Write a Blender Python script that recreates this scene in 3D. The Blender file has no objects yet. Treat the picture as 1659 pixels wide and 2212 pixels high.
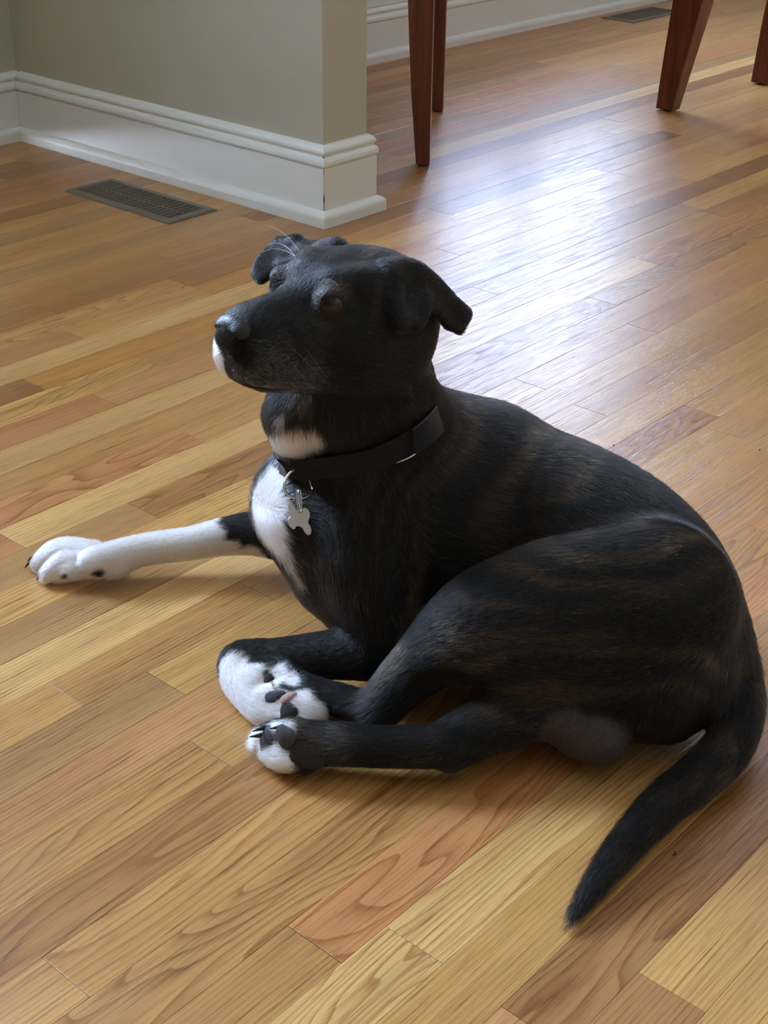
import bpy, bmesh, math, random
import numpy as np
from mathutils import Vector, Matrix
SC = bpy.context.scene
C = SC.collection
PI = math.pi

# ------------------------------------------------------------------ camera, sky, exposure
CAM = np.array([0.0, 0.0, 0.813])
M = np.array([[0.660959694316229, -0.7503236169759977, 0.01211413626526431],
              [-0.3530851037859557, -0.3251959797005532, -0.8772562249827917],
              [0.6621655321548063, 0.5755536852411369, -0.4798695275087681]])
FPX = 3076.044
cd = bpy.data.cameras.new('camera')
cam = bpy.data.objects.new('camera', cd)
C.objects.link(cam)
cd.sensor_fit = 'VERTICAL'
cd.sensor_height = 36.0
cd.lens = FPX / 2212.0 * 36.0
cd.clip_start = 0.05
R3 = Matrix((M[0], -M[1], -M[2])).transposed()
cam.matrix_world = Matrix.Translation(CAM) @ R3.to_4x4()
SC.camera = cam

W = bpy.data.worlds.new('sky')
SC.world = W
W.use_nodes = True
wn, wl = W.node_tree.nodes, W.node_tree.links
wn.clear()
wo = wn.new('ShaderNodeOutputWorld')
wb = wn.new('ShaderNodeBackground')
wt = wn.new('ShaderNodeTexCoord')
ws = wn.new('ShaderNodeSeparateXYZ')
wr = wn.new('ShaderNodeValToRGB')
wl.new(wt.outputs['Generated'], ws.inputs[0])
wl.new(ws.outputs['Z'], wr.inputs[0])
cr = wr.color_ramp
cr.elements[0].position = 0.0
cr.elements[0].color = (0.64, 0.77, 1.0, 1)
cr.elements[1].position = 1.0
cr.elements[1].color = (0.36, 0.56, 1.0, 1)
wl.new(wr.outputs[0], wb.inputs[0])
wb.inputs[1].default_value = 40.0
wl.new(wb.outputs[0], wo.inputs[0])

SC.view_settings.view_transform = 'Standard'
SC.view_settings.look = 'None'
SC.view_settings.use_curve_mapping = False
SC.view_settings.gamma = 1.0
SC.view_settings.exposure = 1.35

# hazy low sun beyond the dining window, filtered by the trees outside
sd = bpy.data.lights.new('hazy_sun', 'SUN')
sd.energy = 0.16
sd.angle = math.radians(3)
sd.color = (1.0, 0.96, 0.9)
so = bpy.data.objects.new('hazy_sun', sd)
C.objects.link(so)
_az, _el = math.radians(34.5), math.radians(19)
so.rotation_euler = Vector((math.cos(_az)*math.cos(_el), math.sin(_az)*math.cos(_el), math.sin(_el))).to_track_quat('Z', 'Y').to_euler()

YW = 2.735          # inner face of the far wall
WINS = [(3.35, 4.62, 0.50, 2.10), (0.02, 0.86, 0.98, 2.22)]
def portal(n, x, y, z, sx, sz, rz):
    d = bpy.data.lights.new(n, 'AREA'); d.shape = 'RECTANGLE'; d.size = sx; d.size_y = sz
    d.cycles.is_portal = True
    o = bpy.data.objects.new(n, d); C.objects.link(o)
    o.location = (x, y, z); o.rotation_euler = (PI/2, 0, rz)
    return o
for i, (a, b, c, d) in enumerate(WINS):
    portal('sky_portal', (a+b)/2, YW+0.16, (c+d)/2, b-a, d-c, PI)

# ------------------------------------------------------------------ helpers
def tag(o, label=None, cat=None, group=None, kind=None):
    if label: o['label'] = label
    if cat: o['category'] = cat
    if group: o['group'] = group
    if kind: o['kind'] = kind
    return o
def empty(name, loc, label, cat, group=None, rz=0.0):
    o = bpy.data.objects.new(name, None); C.objects.link(o)
    o.location = loc; o.rotation_euler = (0, 0, rz); o.empty_display_size = 0.05
    return tag(o, label, cat, group)
def mesh_obj(name, verts, faces, mat, parent=None, smooth=False, loc=None):
    me = bpy.data.meshes.new(name)
    me.from_pydata([tuple(map(float, v)) for v in verts], [], [tuple(int(i) for i in f) for f in faces])
    me.update()
    if smooth:
        me.polygons.foreach_set('use_smooth', [True]*len(me.polygons))
    if mat: me.materials.append(mat)
    o = bpy.data.objects.new(name, me); C.objects.link(o)
    if loc is not None: o.location = loc
    if parent is not None:
        o.parent = parent
    return o
class MB:
    def __init__(s): s.v = []; s.f = []
    def add(s, vs, fs):
        b = len(s.v); s.v += [tuple(v) for v in vs]; s.f += [tuple(i+b for i in f) for f in fs]; return s
    def box(s, x0, x1, y0, y1, z0, z1):
        return s.add([(x0,y0,z0),(x1,y0,z0),(x1,y1,z0),(x0,y1,z0),(x0,y0,z1),(x1,y0,z1),(x1,y1,z1),(x0,y1,z1)],
                     [(0,3,2,1),(4,5,6,7),(0,1,5,4),(1,2,6,5),(2,3,7,6),(3,0,4,7)])
    def tube(s, pts, r, n=10, closed=False, caps=True):
        pts = [Vector(p) for p in pts]; k = len(pts)
        rs = r if isinstance(r, (list, tuple)) else [r]*k
        up = None; rings = []
        for i, p in enumerate(pts):
            if closed: t = (pts[(i+1) % k] - pts[i-1]).normalized()
            else: t = (pts[min(i+1, k-1)] - pts[max(i-1, 0)]).normalized()
            if up is None:
                up = Vector((0,0,1)) if abs(t.z) < 0.9 else Vector((1,0,0))
            up = (up - t*up.dot(t)).normalized()
            sd_ = t.cross(up)
            rings.append([p + (up*math.cos(2*PI*j/n) + sd_*math.sin(2*PI*j/n))*rs[i] for j in range(n)])
        vs = [v for rg in rings for v in rg]; fs = []
        for i in range(k if closed else k-1):
            a = i*n; b = ((i+1) % k)*n
            for j in range(n): fs.append((a+j, b+j, b+(j+1) % n, a+(j+1) % n))
        if not closed and caps:
            fs.append(tuple(range(n))); fs.append(tuple(reversed(range((k-1)*n, k*n))))
        return s.add(vs, fs)
    def build(s, name, mat, parent=None, smooth=False, loc=None, bevel=0.0, seg=2):
        o = mesh_obj(name, s.v, s.f, mat, parent, smooth, loc)
        if bevel:
            bm = bmesh.new(); bm.from_mesh(o.data)
            bmesh.ops.bevel(bm, geom=bm.edges[:], offset=bevel, segments=seg, profile=0.6, affect='EDGES', clamp_overlap=True)
            bm.to_mesh(o.data); bm.free()
            o.data.update()
        return o

class NT:
    """terse node-tree writer"""
    def __init__(s, name):
        s.m = bpy.data.materials.new(name); s.m.use_nodes = True
        s.t = s.m.node_tree; s.t.nodes.clear()
        s.out = s.t.nodes.new('ShaderNodeOutputMaterial')
    def n(s, kind, **kw):
        o = s.t.nodes.new('ShaderNode'+kind)
        for k, v in kw.items():
            if k.startswith('_'): setattr(o, k[1:], v)
        return o
    def set(s, sock, v):
        if hasattr(v, 'is_output') or isinstance(v, bpy.types.NodeSocket): s.t.links.new(v, sock)
        else: sock.default_value = v
    def math(s, op, a, b=0.5, c=0.5, clamp=False):
        o = s.t.nodes.new('ShaderNodeMath'); o.operation = op; o.use_clamp = clamp
        s.set(o.inputs[0], a); s.set(o.inputs[1], b); s.set(o.inputs[2], c); return o.outputs[0]
    def vmul(s, v, sc):
        o = s.t.nodes.new('ShaderNodeVectorMath'); o.operation = 'MULTIPLY'
        s.set(o.inputs[0], v); o.inputs[1].default_value = sc; return o.outputs[0]
    def noise(s, v, scale=1.0, detail=2.0, rough=0.5, w=None, dist=0.0):
        o = s.t.nodes.new('ShaderNodeTexNoise')
        if w is not None: o.noise_dimensions = '4D'; s.set(o.inputs['W'], w)
        s.set(o.inputs['Vector'], v); s.set(o.inputs['Scale'], scale)
        o.inputs['Detail'].default_value = detail; o.inputs['Roughness'].default_value = rough
        o.inputs['Distortion'].default_value = dist
        return o.outputs['Fac']
    def ramp(s, f, pts, interp='LINEAR'):
        o = s.t.nodes.new('ShaderNodeValToRGB'); s.set(o.inputs[0], f); e = o.color_ramp.elements
        o.color_ramp.interpolation = interp
        while len(e) > 1: e.remove(e[-1])
        e[0].position = pts[0][0]; e[0].color = pts[0][1]
        for p, c in pts[1:]:
            q = e.new(p); q.color = c
        return o.outputs[0]
    def mix(s, f, a, b, mode='MIX'):
        o = s.t.nodes.new('ShaderNodeMix'); o.data_type = 'RGBA'; o.blend_type = mode
        s.set(o.inputs[0], f); s.set(o.inputs[6], a); s.set(o.inputs[7], b); return o.outputs[2]
    def bump(s, h, strength=0.3, dist=0.001):
        o = s.t.nodes.new('ShaderNodeBump'); s.set(o.inputs['Height'], h)
        o.inputs['Strength'].default_value = strength; o.inputs['Distance'].default_value = dist
        return o.outputs[0]
    def pr(s, color, rough=0.5, spec=0.5, metal=0.0, normal=None, **kw):
        o = s.t.nodes.new('ShaderNodeBsdfPrincipled')
        s.set(o.inputs['Base Color'], color); s.set(o.inputs['Roughness'], rough)
        s.set(o.inputs['Specular IOR Level'], spec); s.set(o.inputs['Metallic'], metal)
        if normal is not None: s.set(o.inputs['Normal'], normal)
        for k, v in kw.items(): s.set(o.inputs[k.replace('_', ' ')], v)
        s.t.links.new(o.outputs[0], s.out.inputs[0]); return s.m
def g(v): return (v, v, v, 1)
def srgb(r, gg, b):
    f = lambda c: (c/255/12.92) if c/255 <= 0.04045 else ((c/255+0.055)/1.055)**2.4
    return (f(r), f(gg), f(b), 1)
def simple(name, col, rough=0.5, spec=0.5, metal=0.0, nscale=0, nstr=0.1, var=0.0, **kw):
    t = NT(name); tc = t.n('TexCoord').outputs['Object']; nrm = None; c = col
    if nscale:
        f = t.noise(tc, nscale, 4.0)
        nrm = t.bump(f, nstr, 0.001)
        if var: c = t.mix(t.math('MULTIPLY', f, var), col, tuple(x*0.55 for x in col[:3])+(1,))
    return t.pr(c, rough, spec, metal, nrm, **kw)

# ------------------------------------------------------------------ materials of the room
def wood_floor():
    t = NT('oak_strip')
    tc = t.n('TexCoord').outputs['Object']
    oi = t.n('ObjectInfo')
    rnd = oi.outputs['Random']; tone = oi.outputs['Color']; cath = oi.outputs['Alpha']
    w = t.math('MULTIPLY', rnd, 61.0)
    # growth-ring figure: contour lines of a stretched field, cathedral strength in the object's alpha
    fld = t.noise(t.vmul(tc, (1.6, 10.0, 1.0)), 1.0, 2.5, 0.45, w)
    sep = t.n('SeparateXYZ'); t.set(sep.inputs[0], tc)
    amp = t.math('MULTIPLY_ADD', cath, 30.0, 5.0)
    straight = t.math('MULTIPLY', sep.outputs['Y'], t.math('MULTIPLY_ADD', t.math('SUBTRACT', 1.0, cath), 190.0, 10.0))
    jit = t.noise(t.vmul(tc, (14.0, 120.0, 1.0)), 1.0, 2.0, 0.6, w)
    ph = t.math('ADD', t.math('MULTIPLY_ADD', fld, amp, straight), t.math('MULTIPLY', jit, 0.22))
    fr = t.math('FRACT', ph)
    ring = t.ramp(fr, [(0.0, g(0.0)), (0.45, g(0.08)), (0.78, g(0.55)), (0.90, g(1.0)), (0.97, g(0.9)), (1.0, g(0.0))])
    # open pores: fine dark dashes along the board
    pore = t.noise(t.vmul(tc, (26.0, 900.0, 1.0)), 1.0, 3.0, 0.65, w)
    pore2 = t.noise(t.vmul(tc, (7.0, 330.0, 1.0)), 1.0, 2.0, 0.6, w)
    pm = t.ramp(t.math('ADD', t.math('MULTIPLY', pore, 0.55), t.math('MULTIPLY', pore2, 0.45)), [(0.50, g(0.0)), (0.62, g(1.0))])
    broad = t.noise(t.vmul(tc, (1.2, 26.0, 1.0)), 1.0, 3.0, 0.55, w)
    patch = t.noise(t.vmul(tc, (3.0, 9.0, 1.0)), 1.0, 2.0, 0.5, w)
    c0 = t.mix(t.ramp(broad, [(0.3, g(0)), (0.7, g(1))]), t.mix(1.0, tone, (1.16, 1.17, 1.15, 1), 'MULTIPLY'), t.mix(1.0, tone, (0.84, 0.79, 0.74, 1), 'MULTIPLY'))
    c0 = t.mix(t.math('MULTIPLY', t.ramp(patch, [(0.50, g(0)), (0.85, g(1))]), 0.35), c0, t.mix(1.0, tone, (0.66, 0.54, 0.48, 1), 'MULTIPLY'))
    dark = t.mix(1.0, c0, (0.60, 0.46, 0.33, 1), 'MULTIPLY')
    c1 = t.mix(t.math('MULTIPLY', ring, t.math('MULTIPLY_ADD', cath, 0.40, 0.52)), c0, dark)
    pf = t.math('MULTIPLY', pm, t.math('MULTIPLY_ADD', ring, 0.42, 0.56))
    c2 = t.mix(pf, c1, t.mix(1.0, c0, (0.37, 0.26, 0.17, 1), 'MULTIPLY'))
    # varnish wear
    rough = 0.28
    h = t.math('ADD', t.math('MULTIPLY', pf, -0.9), t.math('MULTIPLY', broad, 1.2))
    return t.pr(c2, rough, 0.5, 0.0, t.bump(h, 0.28, 0.0006))
MF = wood_floor()
M_SUB = simple('joint_dirt', srgb(48, 32, 20), 0.9, 0.1)
M_WALL = simple('wall_paint', srgb(186, 179, 158), 0.85, 0.25, nscale=260, nstr=0.12)
M_TRIM = simple('trim_paint', srgb(226, 224, 214), 0.42, 0.5, nscale=40, nstr=0.05, var=0.06)
M_CEIL = simple('ceiling_paint', srgb(235, 232, 224), 0.9, 0.2, nscale=90, nstr=0.1)
M_VENT = simple('vent_enamel', srgb(104, 94, 78), 0.45, 0.5, nscale=200, nstr=0.05)
M_DUCT = simple('duct_shade', srgb(14, 12, 10), 0.8, 0.2)  # near-black colour standing for the shade inside the duct
def mahog():
    t = NT('mahogany'); tc = t.n('TexCoord').outputs['Object']
    f = t.noise(t.vmul(tc, (60, 60, 4)), 1.0, 5.0, 0.6)
    c = t.ramp(f, [(0.3, srgb(74, 30, 17)), (0.55, srgb(110, 50, 29)), (0.75, srgb(140, 70, 42))])
    return t.pr(c, 0.32, 0.5, 0.0, t.bump(f, 0.08, 0.001), Coat_Weight=0.25, Coat_Roughness=0.2)
M_MAH = mahog()
M_SEAT = simple('seat_fabric', srgb(170, 150, 120), 0.9, 0.2, nscale=300, nstr=0.4, var=0.3)
M_GLIDE = simple('glide_nylon', srgb(70, 62, 56), 0.5)
def thin_glass(name, tint):
    t = NT(name); tr = t.n('BsdfTransparent'); tr.inputs[0].default_value = tint
    gl = t.n('BsdfGlossy'); gl.inputs['Roughness'].default_value = 0.02
    fr = t.n('Fresnel'); fr.inputs[0].default_value = 1.45
    mx = t.n('MixShader'); t.set(mx.inputs[0], t.math('MULTIPLY', fr.outputs[0], 0.8))
    t.t.links.new(tr.outputs[0], mx.inputs[1]); t.t.links.new(gl.outputs[0], mx.inputs[2])
    t.t.links.new(mx.outputs[0], t.out.inputs[0]); return t.m
M_DIM_GLASS = thin_glass('dimmed_glass', (.68, .69, .71, 1))  # pane tint added to dim daylight and floor glare from the dining window
M_GLASS = thin_glass('window_glass', (.96, .98, .97, 1))
M_BRASS = simple('knob_metal', srgb(180, 170, 150), 0.3, 0.5, 1.0)

# ------------------------------------------------------------------ room shell
X0, X1, Y0 = -2.6, 6.2, -2.4
ZC = 2.5
def rect_wall(name, horiz, c0, c1, a0, a1, z0, z1, holes, mat):
    """wall slab with rectangular holes; horiz='x': runs along x, thickness c0..c1 in y"""
    mb = MB()
    xs = sorted({a0, a1, *[h[0] for h in holes], *[h[1] for h in holes]})
    for u, v in zip(xs[:-1], xs[1:]):
        hs = [h for h in holes if h[0] <= u + 1e-6 and h[1] >= v - 1e-6]
        segs = [(z0, z1)]
        for h in hs:
            segs = [q for s_ in segs for q in ((s_[0], min(s_[1], h[2])), (max(s_[0], h[3]), s_[1])) if q[1]-q[0] > 1e-6]
        for za, zb in segs:
            if horiz == 'x': mb.box(u, v, c0, c1, za, zb)
            else: mb.box(c0, c1, u, v, za, zb)
    return tag(mb.build(name, mat), kind='structure')
DOOR = (0.98, 1.745, 0.0, 2.03)
rect_wall('wall_back', 'x', YW+0.014, YW+0.16, X0, X1, 0, ZC, WINS+[DOOR], M_WALL)
rect_wall('wall_left', 'y', X0-0.15, X0, Y0, YW+0.16, 0, ZC, [], M_WALL)
rect_wall('wall_right', 'y', X1, X1+0.15, Y0, YW+0.16, 0, ZC, [], M_WALL)
rect_wall('wall_front', 'x', Y0-0.15, Y0, X0, X1, 0, ZC, [], M_WALL)
tag(MB().box(X0-0.15, X1+0.15, Y0-0.15, YW+0.16, ZC, ZC+0.1).build('ceiling', M_CEIL), kind='structure')
# partition: stub wall with a free end, faces x=1.898 and y=1.808
PX0, PX1, PY = 1.898, 2.016, 1.810
tag(MB().box(PX0, PX1, PY, YW+0.014, 0, ZC).build('wall_partition', M_WALL, bevel=0.0), kind='structure')

def sweep(name, path, prof, mat, parent=None, kind=None):
    """extrude profile (out, z) along a polyline; out = to the right-hand side of travel, mitred"""
    P = [Vector((p[0], p[1])) for p in path]; n = len(prof); vs = []; fs = []
    for i, p in enumerate(P):
        d1 = (P[i]-P[i-1]).normalized() if i > 0 else None
        d2 = (P[i+1]-P[i]).normalized() if i < len(P)-1 else None
        n1 = Vector((d1.y, -d1.x)) if d1 else None; n2 = Vector((d2.y, -d2.x)) if d2 else None
        if n1 and n2:
            m = (n1+n2).normalized(); m = m / max(0.2, m.dot(n1))
        else: m = n1 or n2
        for (o_, z) in prof:
            q = p + m*o_; vs.append((q.x, q.y, z))
    for i in range(len(P)-1):
        for j in range(n):
            a, b = i*n+j, i*n+(j+1) % n
            fs.append((a, a+n, b+n, b))
    fs.append(tuple(reversed(range(n)))); fs.append(tuple(range((len(P)-1)*n, len(P)*n)))
    o = mesh_obj(name, vs, fs, mat, parent)
    bm = bmesh.new(); bm.from_mesh(o.data); bmesh.ops.recalc_face_normals(bm, faces=bm.faces[:]); bm.to_mesh(o.data); bm.free()
    if kind: o['kind'] = kind
    return o
def arc(cx, cz, r, a0, a1, k):
    return [(cx+r*math.cos(math.radians(a0+(a1-a0)*i/k)), cz+r*math.sin(math.radians(a0+(a1-a0)*i/k))) for i in range(k+1)]
BOARD = [(0, 0.0), (0.0145, 0.0), (0.0145, 0.1065), (0.0125, 0.108), (0.0125, 0.1095)] + \
        [(0.0165, 0.1105), (0.0175, 0.1135), (0.0170, 0.119), (0.0150, 0.1235), (0.0118, 0.1262), (0.0105, 0.1275),
         (0.0105, 0.1300), (0.0128, 0.1315), (0.0136, 0.1345), (0.0130, 0.1385), (0.0098, 0.1425), (0.0055, 0.1460), (0.0, 0.1475)]
SHOE = [(0.0145, 0.0), (0.0285, 0.0), (0.0285, 0.010)] + arc(0.0155, 0.0155, 0.0130, -15, 90, 6)[1:] + [(0.0145, 0.0285)]
def baseboard(name, path):
    b = sweep(name, path, BOARD, M_TRIM, kind='structure')
    sweep('shoe_molding', path, SHOE, M_TRIM, b)
    return b
yb = YW + 0.014
# travel direction chosen so that the room lies on the right-hand side
bp = baseboard('baseboard_partition', [(PX0, yb-0.016), (PX0, PY), (PX1, PY), (PX1, yb-0.016)])
baseboard('baseboard_back_right', [(PX1, yb), (X1, yb)])
baseboard('baseboard_back_left', [(1.812, yb), (PX0, yb)])
baseboard('baseboard_right', [(X1, yb), (X1, Y0)])
baseboard('baseboard_front', [(X1, Y0), (X0, Y0)])
baseboard('baseboard_left', [(X0, Y0), (X0, yb)])
baseboard('baseboard_back_far_left', [(X0, yb), (0.913, yb)])
# worn paint in the mitre at the corner of the partition
mc = MB()
for z0_, z1_, wd in ((0.098, 0.106, 0.0008), (0.062, 0.098, 0.0004), (0.036, 0.061, 0.0011), (0.046, 0.056, 0.0019), (0.030, 0.036, 0.0009), (0.108, 0.112, 0.0012), (0.1275, 0.131, 0.0014)):
    q = 0.0149 if z1_ < 0.107 else 0.0135
    mc.box(PX0-q-wd/2+0.0002, PX0-q+wd/2+0.0002, PY-q-wd/2+0.0002, PY-q+wd/2+0.0002, z0_, z1_)
mc.build('chipped_edge', simple('bare_mdf', srgb(96, 78, 54), 0.9, 0.2), bp)

# door with casing at the extreme left of the frame
def door():
    t = empty('door_1', (DOOR[0], yb, 0), None, None); t['kind'] = 'structure'
    w = DOOR[1]-DOOR[0]; h = DOOR[3]
    s = MB().box(0.004, w-0.004, 0.03, 0.07, 0.008, h-0.004).build('door_slab', M_TRIM, t, bevel=0.002)
    for (a, b, c, d) in ((0.11, 0.35, 1.25, 1.9), (0.41, 0.65, 1.25, 1.9), (0.11, 0.35, 0.25, 1.05), (0.41, 0.65, 0.25, 1.05)):
        m = MB()
        for q in ((a, a+0.02, c, d), (b-0.02, b, c, d), (a+0.02, b-0.02, c, c+0.02), (a+0.02, b-0.02, d-0.02, d)):
            m.box(q[0], q[1], 0.022, 0.031, q[2], q[3])
        m.build('panel_molding', M_TRIM, s)
    MB().tube([(0.07, 0.03, 0.98), (0.07, -0.01, 0.98), (0.07, -0.028, 0.98), (0.07, -0.045, 0.98)], [0.012, 0.012, 0.028, 0.018], 14).build('door_knob', M_BRASS, s, True)
    for x0_, x1_ in ((-0.066, 0.0), (w, w+0.066)):
        MB().box(x0_, x1_, -0.018, 0.0, 0, h+0.066).build('door_casing', M_TRIM, t, bevel=0.004)
    MB().box(-0.0, w, -0.0175, 0.0, h, h+0.066).build('head_casing', M_TRIM, t, bevel=0.003)
door()

def window(n, a, b, c, d, yy, sgn, cols=2, horiz='x', glass=None):
    """double-hung window in an opening; local frame: u along the wall, v outward"""
    t = empty('window_%d' % n, (0, 0, 0), None, None); t['kind'] = 'structure'
    def bx(mb, u0, u1, v0, v1, z0, z1):
        lo, hi = sorted((yy+sgn*v0, yy+sgn*v1))
        if horiz == 'x': mb.box(u0, u1, lo, hi, z0, z1)
        else: mb.box(lo, hi, u0, u1, z0, z1)
    m = MB(); fw = 0.05
    bx(m, a, a+fw, 0.04, 0.12, c, d); bx(m, b-fw, b, 0.04, 0.12, c, d)
    bx(m, a+fw, b-fw, 0.04, 0.12, c, c+fw); bx(m, a+fw, b-fw, 0.04, 0.12, d-fw, d)
    m.build('window_frame', M_TRIM, t)
    m = MB(); mid = (c+d)/2
    us = [a+fw+(b-a-2*fw)*i/cols for i in range(cols+1)]
    for i, u in enumerate(us[1:-1]): bx(m, u-0.025, u+0.025, 0.05, 0.11, c+fw, d-fw)
    bx(m, a+fw, b-fw, 0.06, 0.10, mid-0.02, mid+0.02)
    m.build('muntin', M_TRIM, t)
    for i in range(cols):
        for z0_, z1_ in ((c+fw, mid-0.02), (mid+0.02, d-fw)):
            p = MB(); bx(p, us[i], us[i+1], 0.078, 0.082, z0_, z1_); p.build('pane', glass or M_GLASS, t)
    m = MB(); bx(m, a-0.03, b+0.03, -0.045, 0.04, c-0.028, c); m.build('window_sill', M_TRIM, t, bevel=0.003)
    for u0, u1, z0_, z1_ in ((a-0.07, a, c-0.0, d+0.07), (b, b+0.07, c, d+0.07), (a, b, d, d+0.07)):
        m = MB(); bx(m, u0, u1, -0.018, 0.0, z0_, z1_); m.build('window_casing', M_TRIM, t, bevel=0.003)
window(1, *WINS[0], yb, 1, 2, glass=M_DIM_GLASS)
window(2, *WINS[1], yb, 1, 2)

# wainscot on the dining side of the far wall: picture-frame panels and a chair rail
def wainscot():
    t = tag(MB().box(PX1+0.0, 3.24, yb-0.006, yb, 0.1475, 0.86).build('trim_1', M_TRIM), kind='structure')
    MB().box(3.24, 4.73, yb-0.006, yb, 0.1475, 0.465).build('panel_board', M_TRIM, t)
    MB().box(4.73, X1, yb-0.006, yb, 0.1475, 0.86).build('panel_board', M_TRIM, t)
    for a, b, d in ((2.12, 3.12, 0.76), (3.30, 3.94, 0.42), (4.02, 4.67, 0.42), (4.85, 6.05, 0.76)):
        c = 0.195
        for q in ((a, b, c, c+0.022), (a, b, d-0.022, d), (a, a+0.022, c+0.022, d-0.022), (b-0.022, b, c+0.022, d-0.022)):
            MB().box(q[0], q[1], yb-0.018, yb-0.006, q[2], q[3]).build('panel_molding', M_TRIM, t, bevel=0.004)
    for a, b in ((PX1, 3.24), (4.73, X1)):
        MB().box(a, b, yb-0.03, yb-0.0, 0.86, 0.90).build('chair_rail', M_TRIM, t, bevel=0.006)
wainscot()

# ------------------------------------------------------------------ strip floor
PW = 0.05715
ROW0 = 0.3591
sub = tag(MB().box(X0-0.1, X1+0.1, Y0-0.1, YW+0.16, -0.06, -0.0165).build('floor', M_SUB), kind='structure')
def at(px, py, z=0.0, t=None):
    """world point seen at a pixel of the 1659x2212 frame, at a height z or a depth t"""
    d = M.T @ np.array([(px-829.5)/FPX, (py-1106.0)/FPX, 1.0])
    if t is None: t = (z-CAM[2])/d[2]
    return CAM + d*t
def proj(p):
    q = M @ (np.asarray(p)-CAM)
    return (829.5+FPX*q[0]/q[2], 1106+FPX*q[1]/q[2], q[2])
TONES = dict(tan=(190,140,82), yel=(200,152,88), pale=(210,166,104), brn=(168,119,68), red=(190,130,80), gry=(176,133,82), pnk=(190,137,85), drk=(154,108,62), org=(192,136,72))
rng = random.Random(11)
# butt joints seen in the photograph: (row, x)
JOINTS = {}
for px, py in ((1518,920),(1377,2099),(616,1996),(88,2066),(308.5,1446),(45.8,818),(200,852),(402,1595),(1353.5,699),(1236,873),(1044,627),
               (418.6,621.5),(381.5,927),(273,1084),(527,1033),(-4,1150),(509,1253),(1079,2171),(1474,1606),(1352,278),(1323,63)):
    p = at(px, py); r = math.floor((p[1]-ROW0)/PW-0.4); JOINTS.setdefault(r, []).append(float(at(px, py)[0]))
# tones picked board by board
PICK = [(150,770,'yel'),(60,790,'pale'),(500,650,'yel'),(300,600,'brn'),(450,540,'tan'),(100,560,'tan'),(60,850,'brn'),(250,800,'yel'),(60,910,'red'),(300,830,'pnk'),
 (150,885,'pale'),(450,850,'tan'),(150,980,'tan'),(440,930,'yel'),(230,970,'tan'),(370,950,'red'),(200,1020,'gry'),(500,960,'gry'),(400,1030,'yel'),(60,1110,'red'),(230,1120,'gry'),
 (500,1060,'yel'),(30,1165,'pale'),(300,1300,'tan'),(450,1250,'yel'),(640,1270,'tan'),(100,1380,'gry'),(230,1400,'pale'),(420,1420,'yel'),(460,1480,'brn'),(200,1480,'tan'),
 (100,1560,'tan'),(380,1560,'tan'),(480,1560,'yel'),(300,1640,'tan'),(150,1700,'pnk'),(420,1680,'tan'),(500,1640,'yel'),(300,1800,'yel'),(150,1960,'pale'),(500,1760,'pale'),
 (250,1980,'brn'),(450,1850,'tan'),(40,2100,'brn'),(330,2050,'tan'),(600,1900,'tan'),(150,2190,'tan'),(640,2090,'pnk'),(450,2190,'tan'),(800,1950,'red'),(1000,1760,'red'),(900,1850,'red'),(1150,1630,'red'),
 (720,2150,'pale'),(880,2010,'pale'),(1000,1900,'yel'),(1100,1800,'yel'),(900,2150,'yel'),(1150,1900,'yel'),(1250,1780,'yel'),(1110,2190,'brn'),(1150,2100,'pale'),(1350,2000,'yel'),
 (1500,1800,'tan'),(1350,2160,'brn'),(1450,2100,'yel'),(1550,2000,'yel'),(1640,1900,'yel'),(1620,2190,'yel'),(1640,1740,'tan'),
 (1200,900,'gry'),(1300,840,'yel'),(1100,850,'pale'),(1450,830,'yel'),(1330,900,'pale'),(1450,900,'gry'),(1400,980,'brn'),(1500,1000,'tan'),(1620,900,'tan'),(1600,1050,'tan'),(1600,1130,'yel'),(1640,1250,'tan'),
 (1480,650,'yel'),(1550,600,'yel'),(1480,480,'drk'),(1560,450,'brn'),(1400,530,'pnk'),(1600,380,'drk'),(1560,330,'red'),(1450,700,'pnk'),(1200,560,'gry'),(1250,700,'tan'),(1150,300,'drk'),(1300,290,'tan'),
 (1000,180,'drk'),(1200,120,'brn'),(1200,60,'tan'),(1350,90,'tan'),(1100,200,'tan'),(850,250,'brn'),(850,180,'drk'),(1580,60,'tan'),
 (200,330,'drk'),(60,360,'brn'),(100,420,'tan'),(60,480,'tan'),(200,500,'tan'),(520,500,'tan'),(330,560,'brn'),(880,480,'org'),(850,560,'org'),(560,540,'brn')]
tones = {}
for px, py, k in PICK:
    p = at(px, py); tones.setdefault(math.floor((p[1]-ROW0)/PW), []).append((float(p[0]), k, py))
CATH = [(720,2150),(800,2080),(1350,2100),(1500,1930),(900,1900),(250,640),(370,950),(250,790),(430,1070),(1450,560),(1550,520),(1050,1650),(400,1850),(1500,1950),(1350,980)]
caths = [(math.floor((at(a, b)[1]-ROW0)/PW), float(at(a, b)[0])) for a, b in CATH]
def plank_mesh(L):
    h = 0.0165; e = 0.0004; x = L/2-0.00022; y = PW/2-0.00014; dz = 0.00012
    vs = [(-x,-y,-h),(x,-y,-h),(x,y,-h),(-x,y,-h),(-x,-y,-dz),(x,-y,-dz),(x,y,-dz),(-x,y,-dz),(-x+e,-y+e,0),(x-e,-y+e,0),(x-e,y-e,0),(-x+e,y-e,0)]
    fs = [(0,3,2,1)]+[(i,(i+1)%4,4+(i+1)%4,4+i) for i in range(4)]+[(4+i,4+(i+1)%4,8+(i+1)%4,8+i) for i in range(4)]+[(8,9,10,11)]
    return vs, fs
VENTS = [(1.700, 1.808, 2.034, 2.312), (4.150, 4.430, 2.562, 2.676)]   # duct openings, roughly
planks = []
r_lo = int(math.floor((Y0-ROW0)/PW)); r_hi = int(math.ceil((yb-ROW0)/PW))
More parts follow.
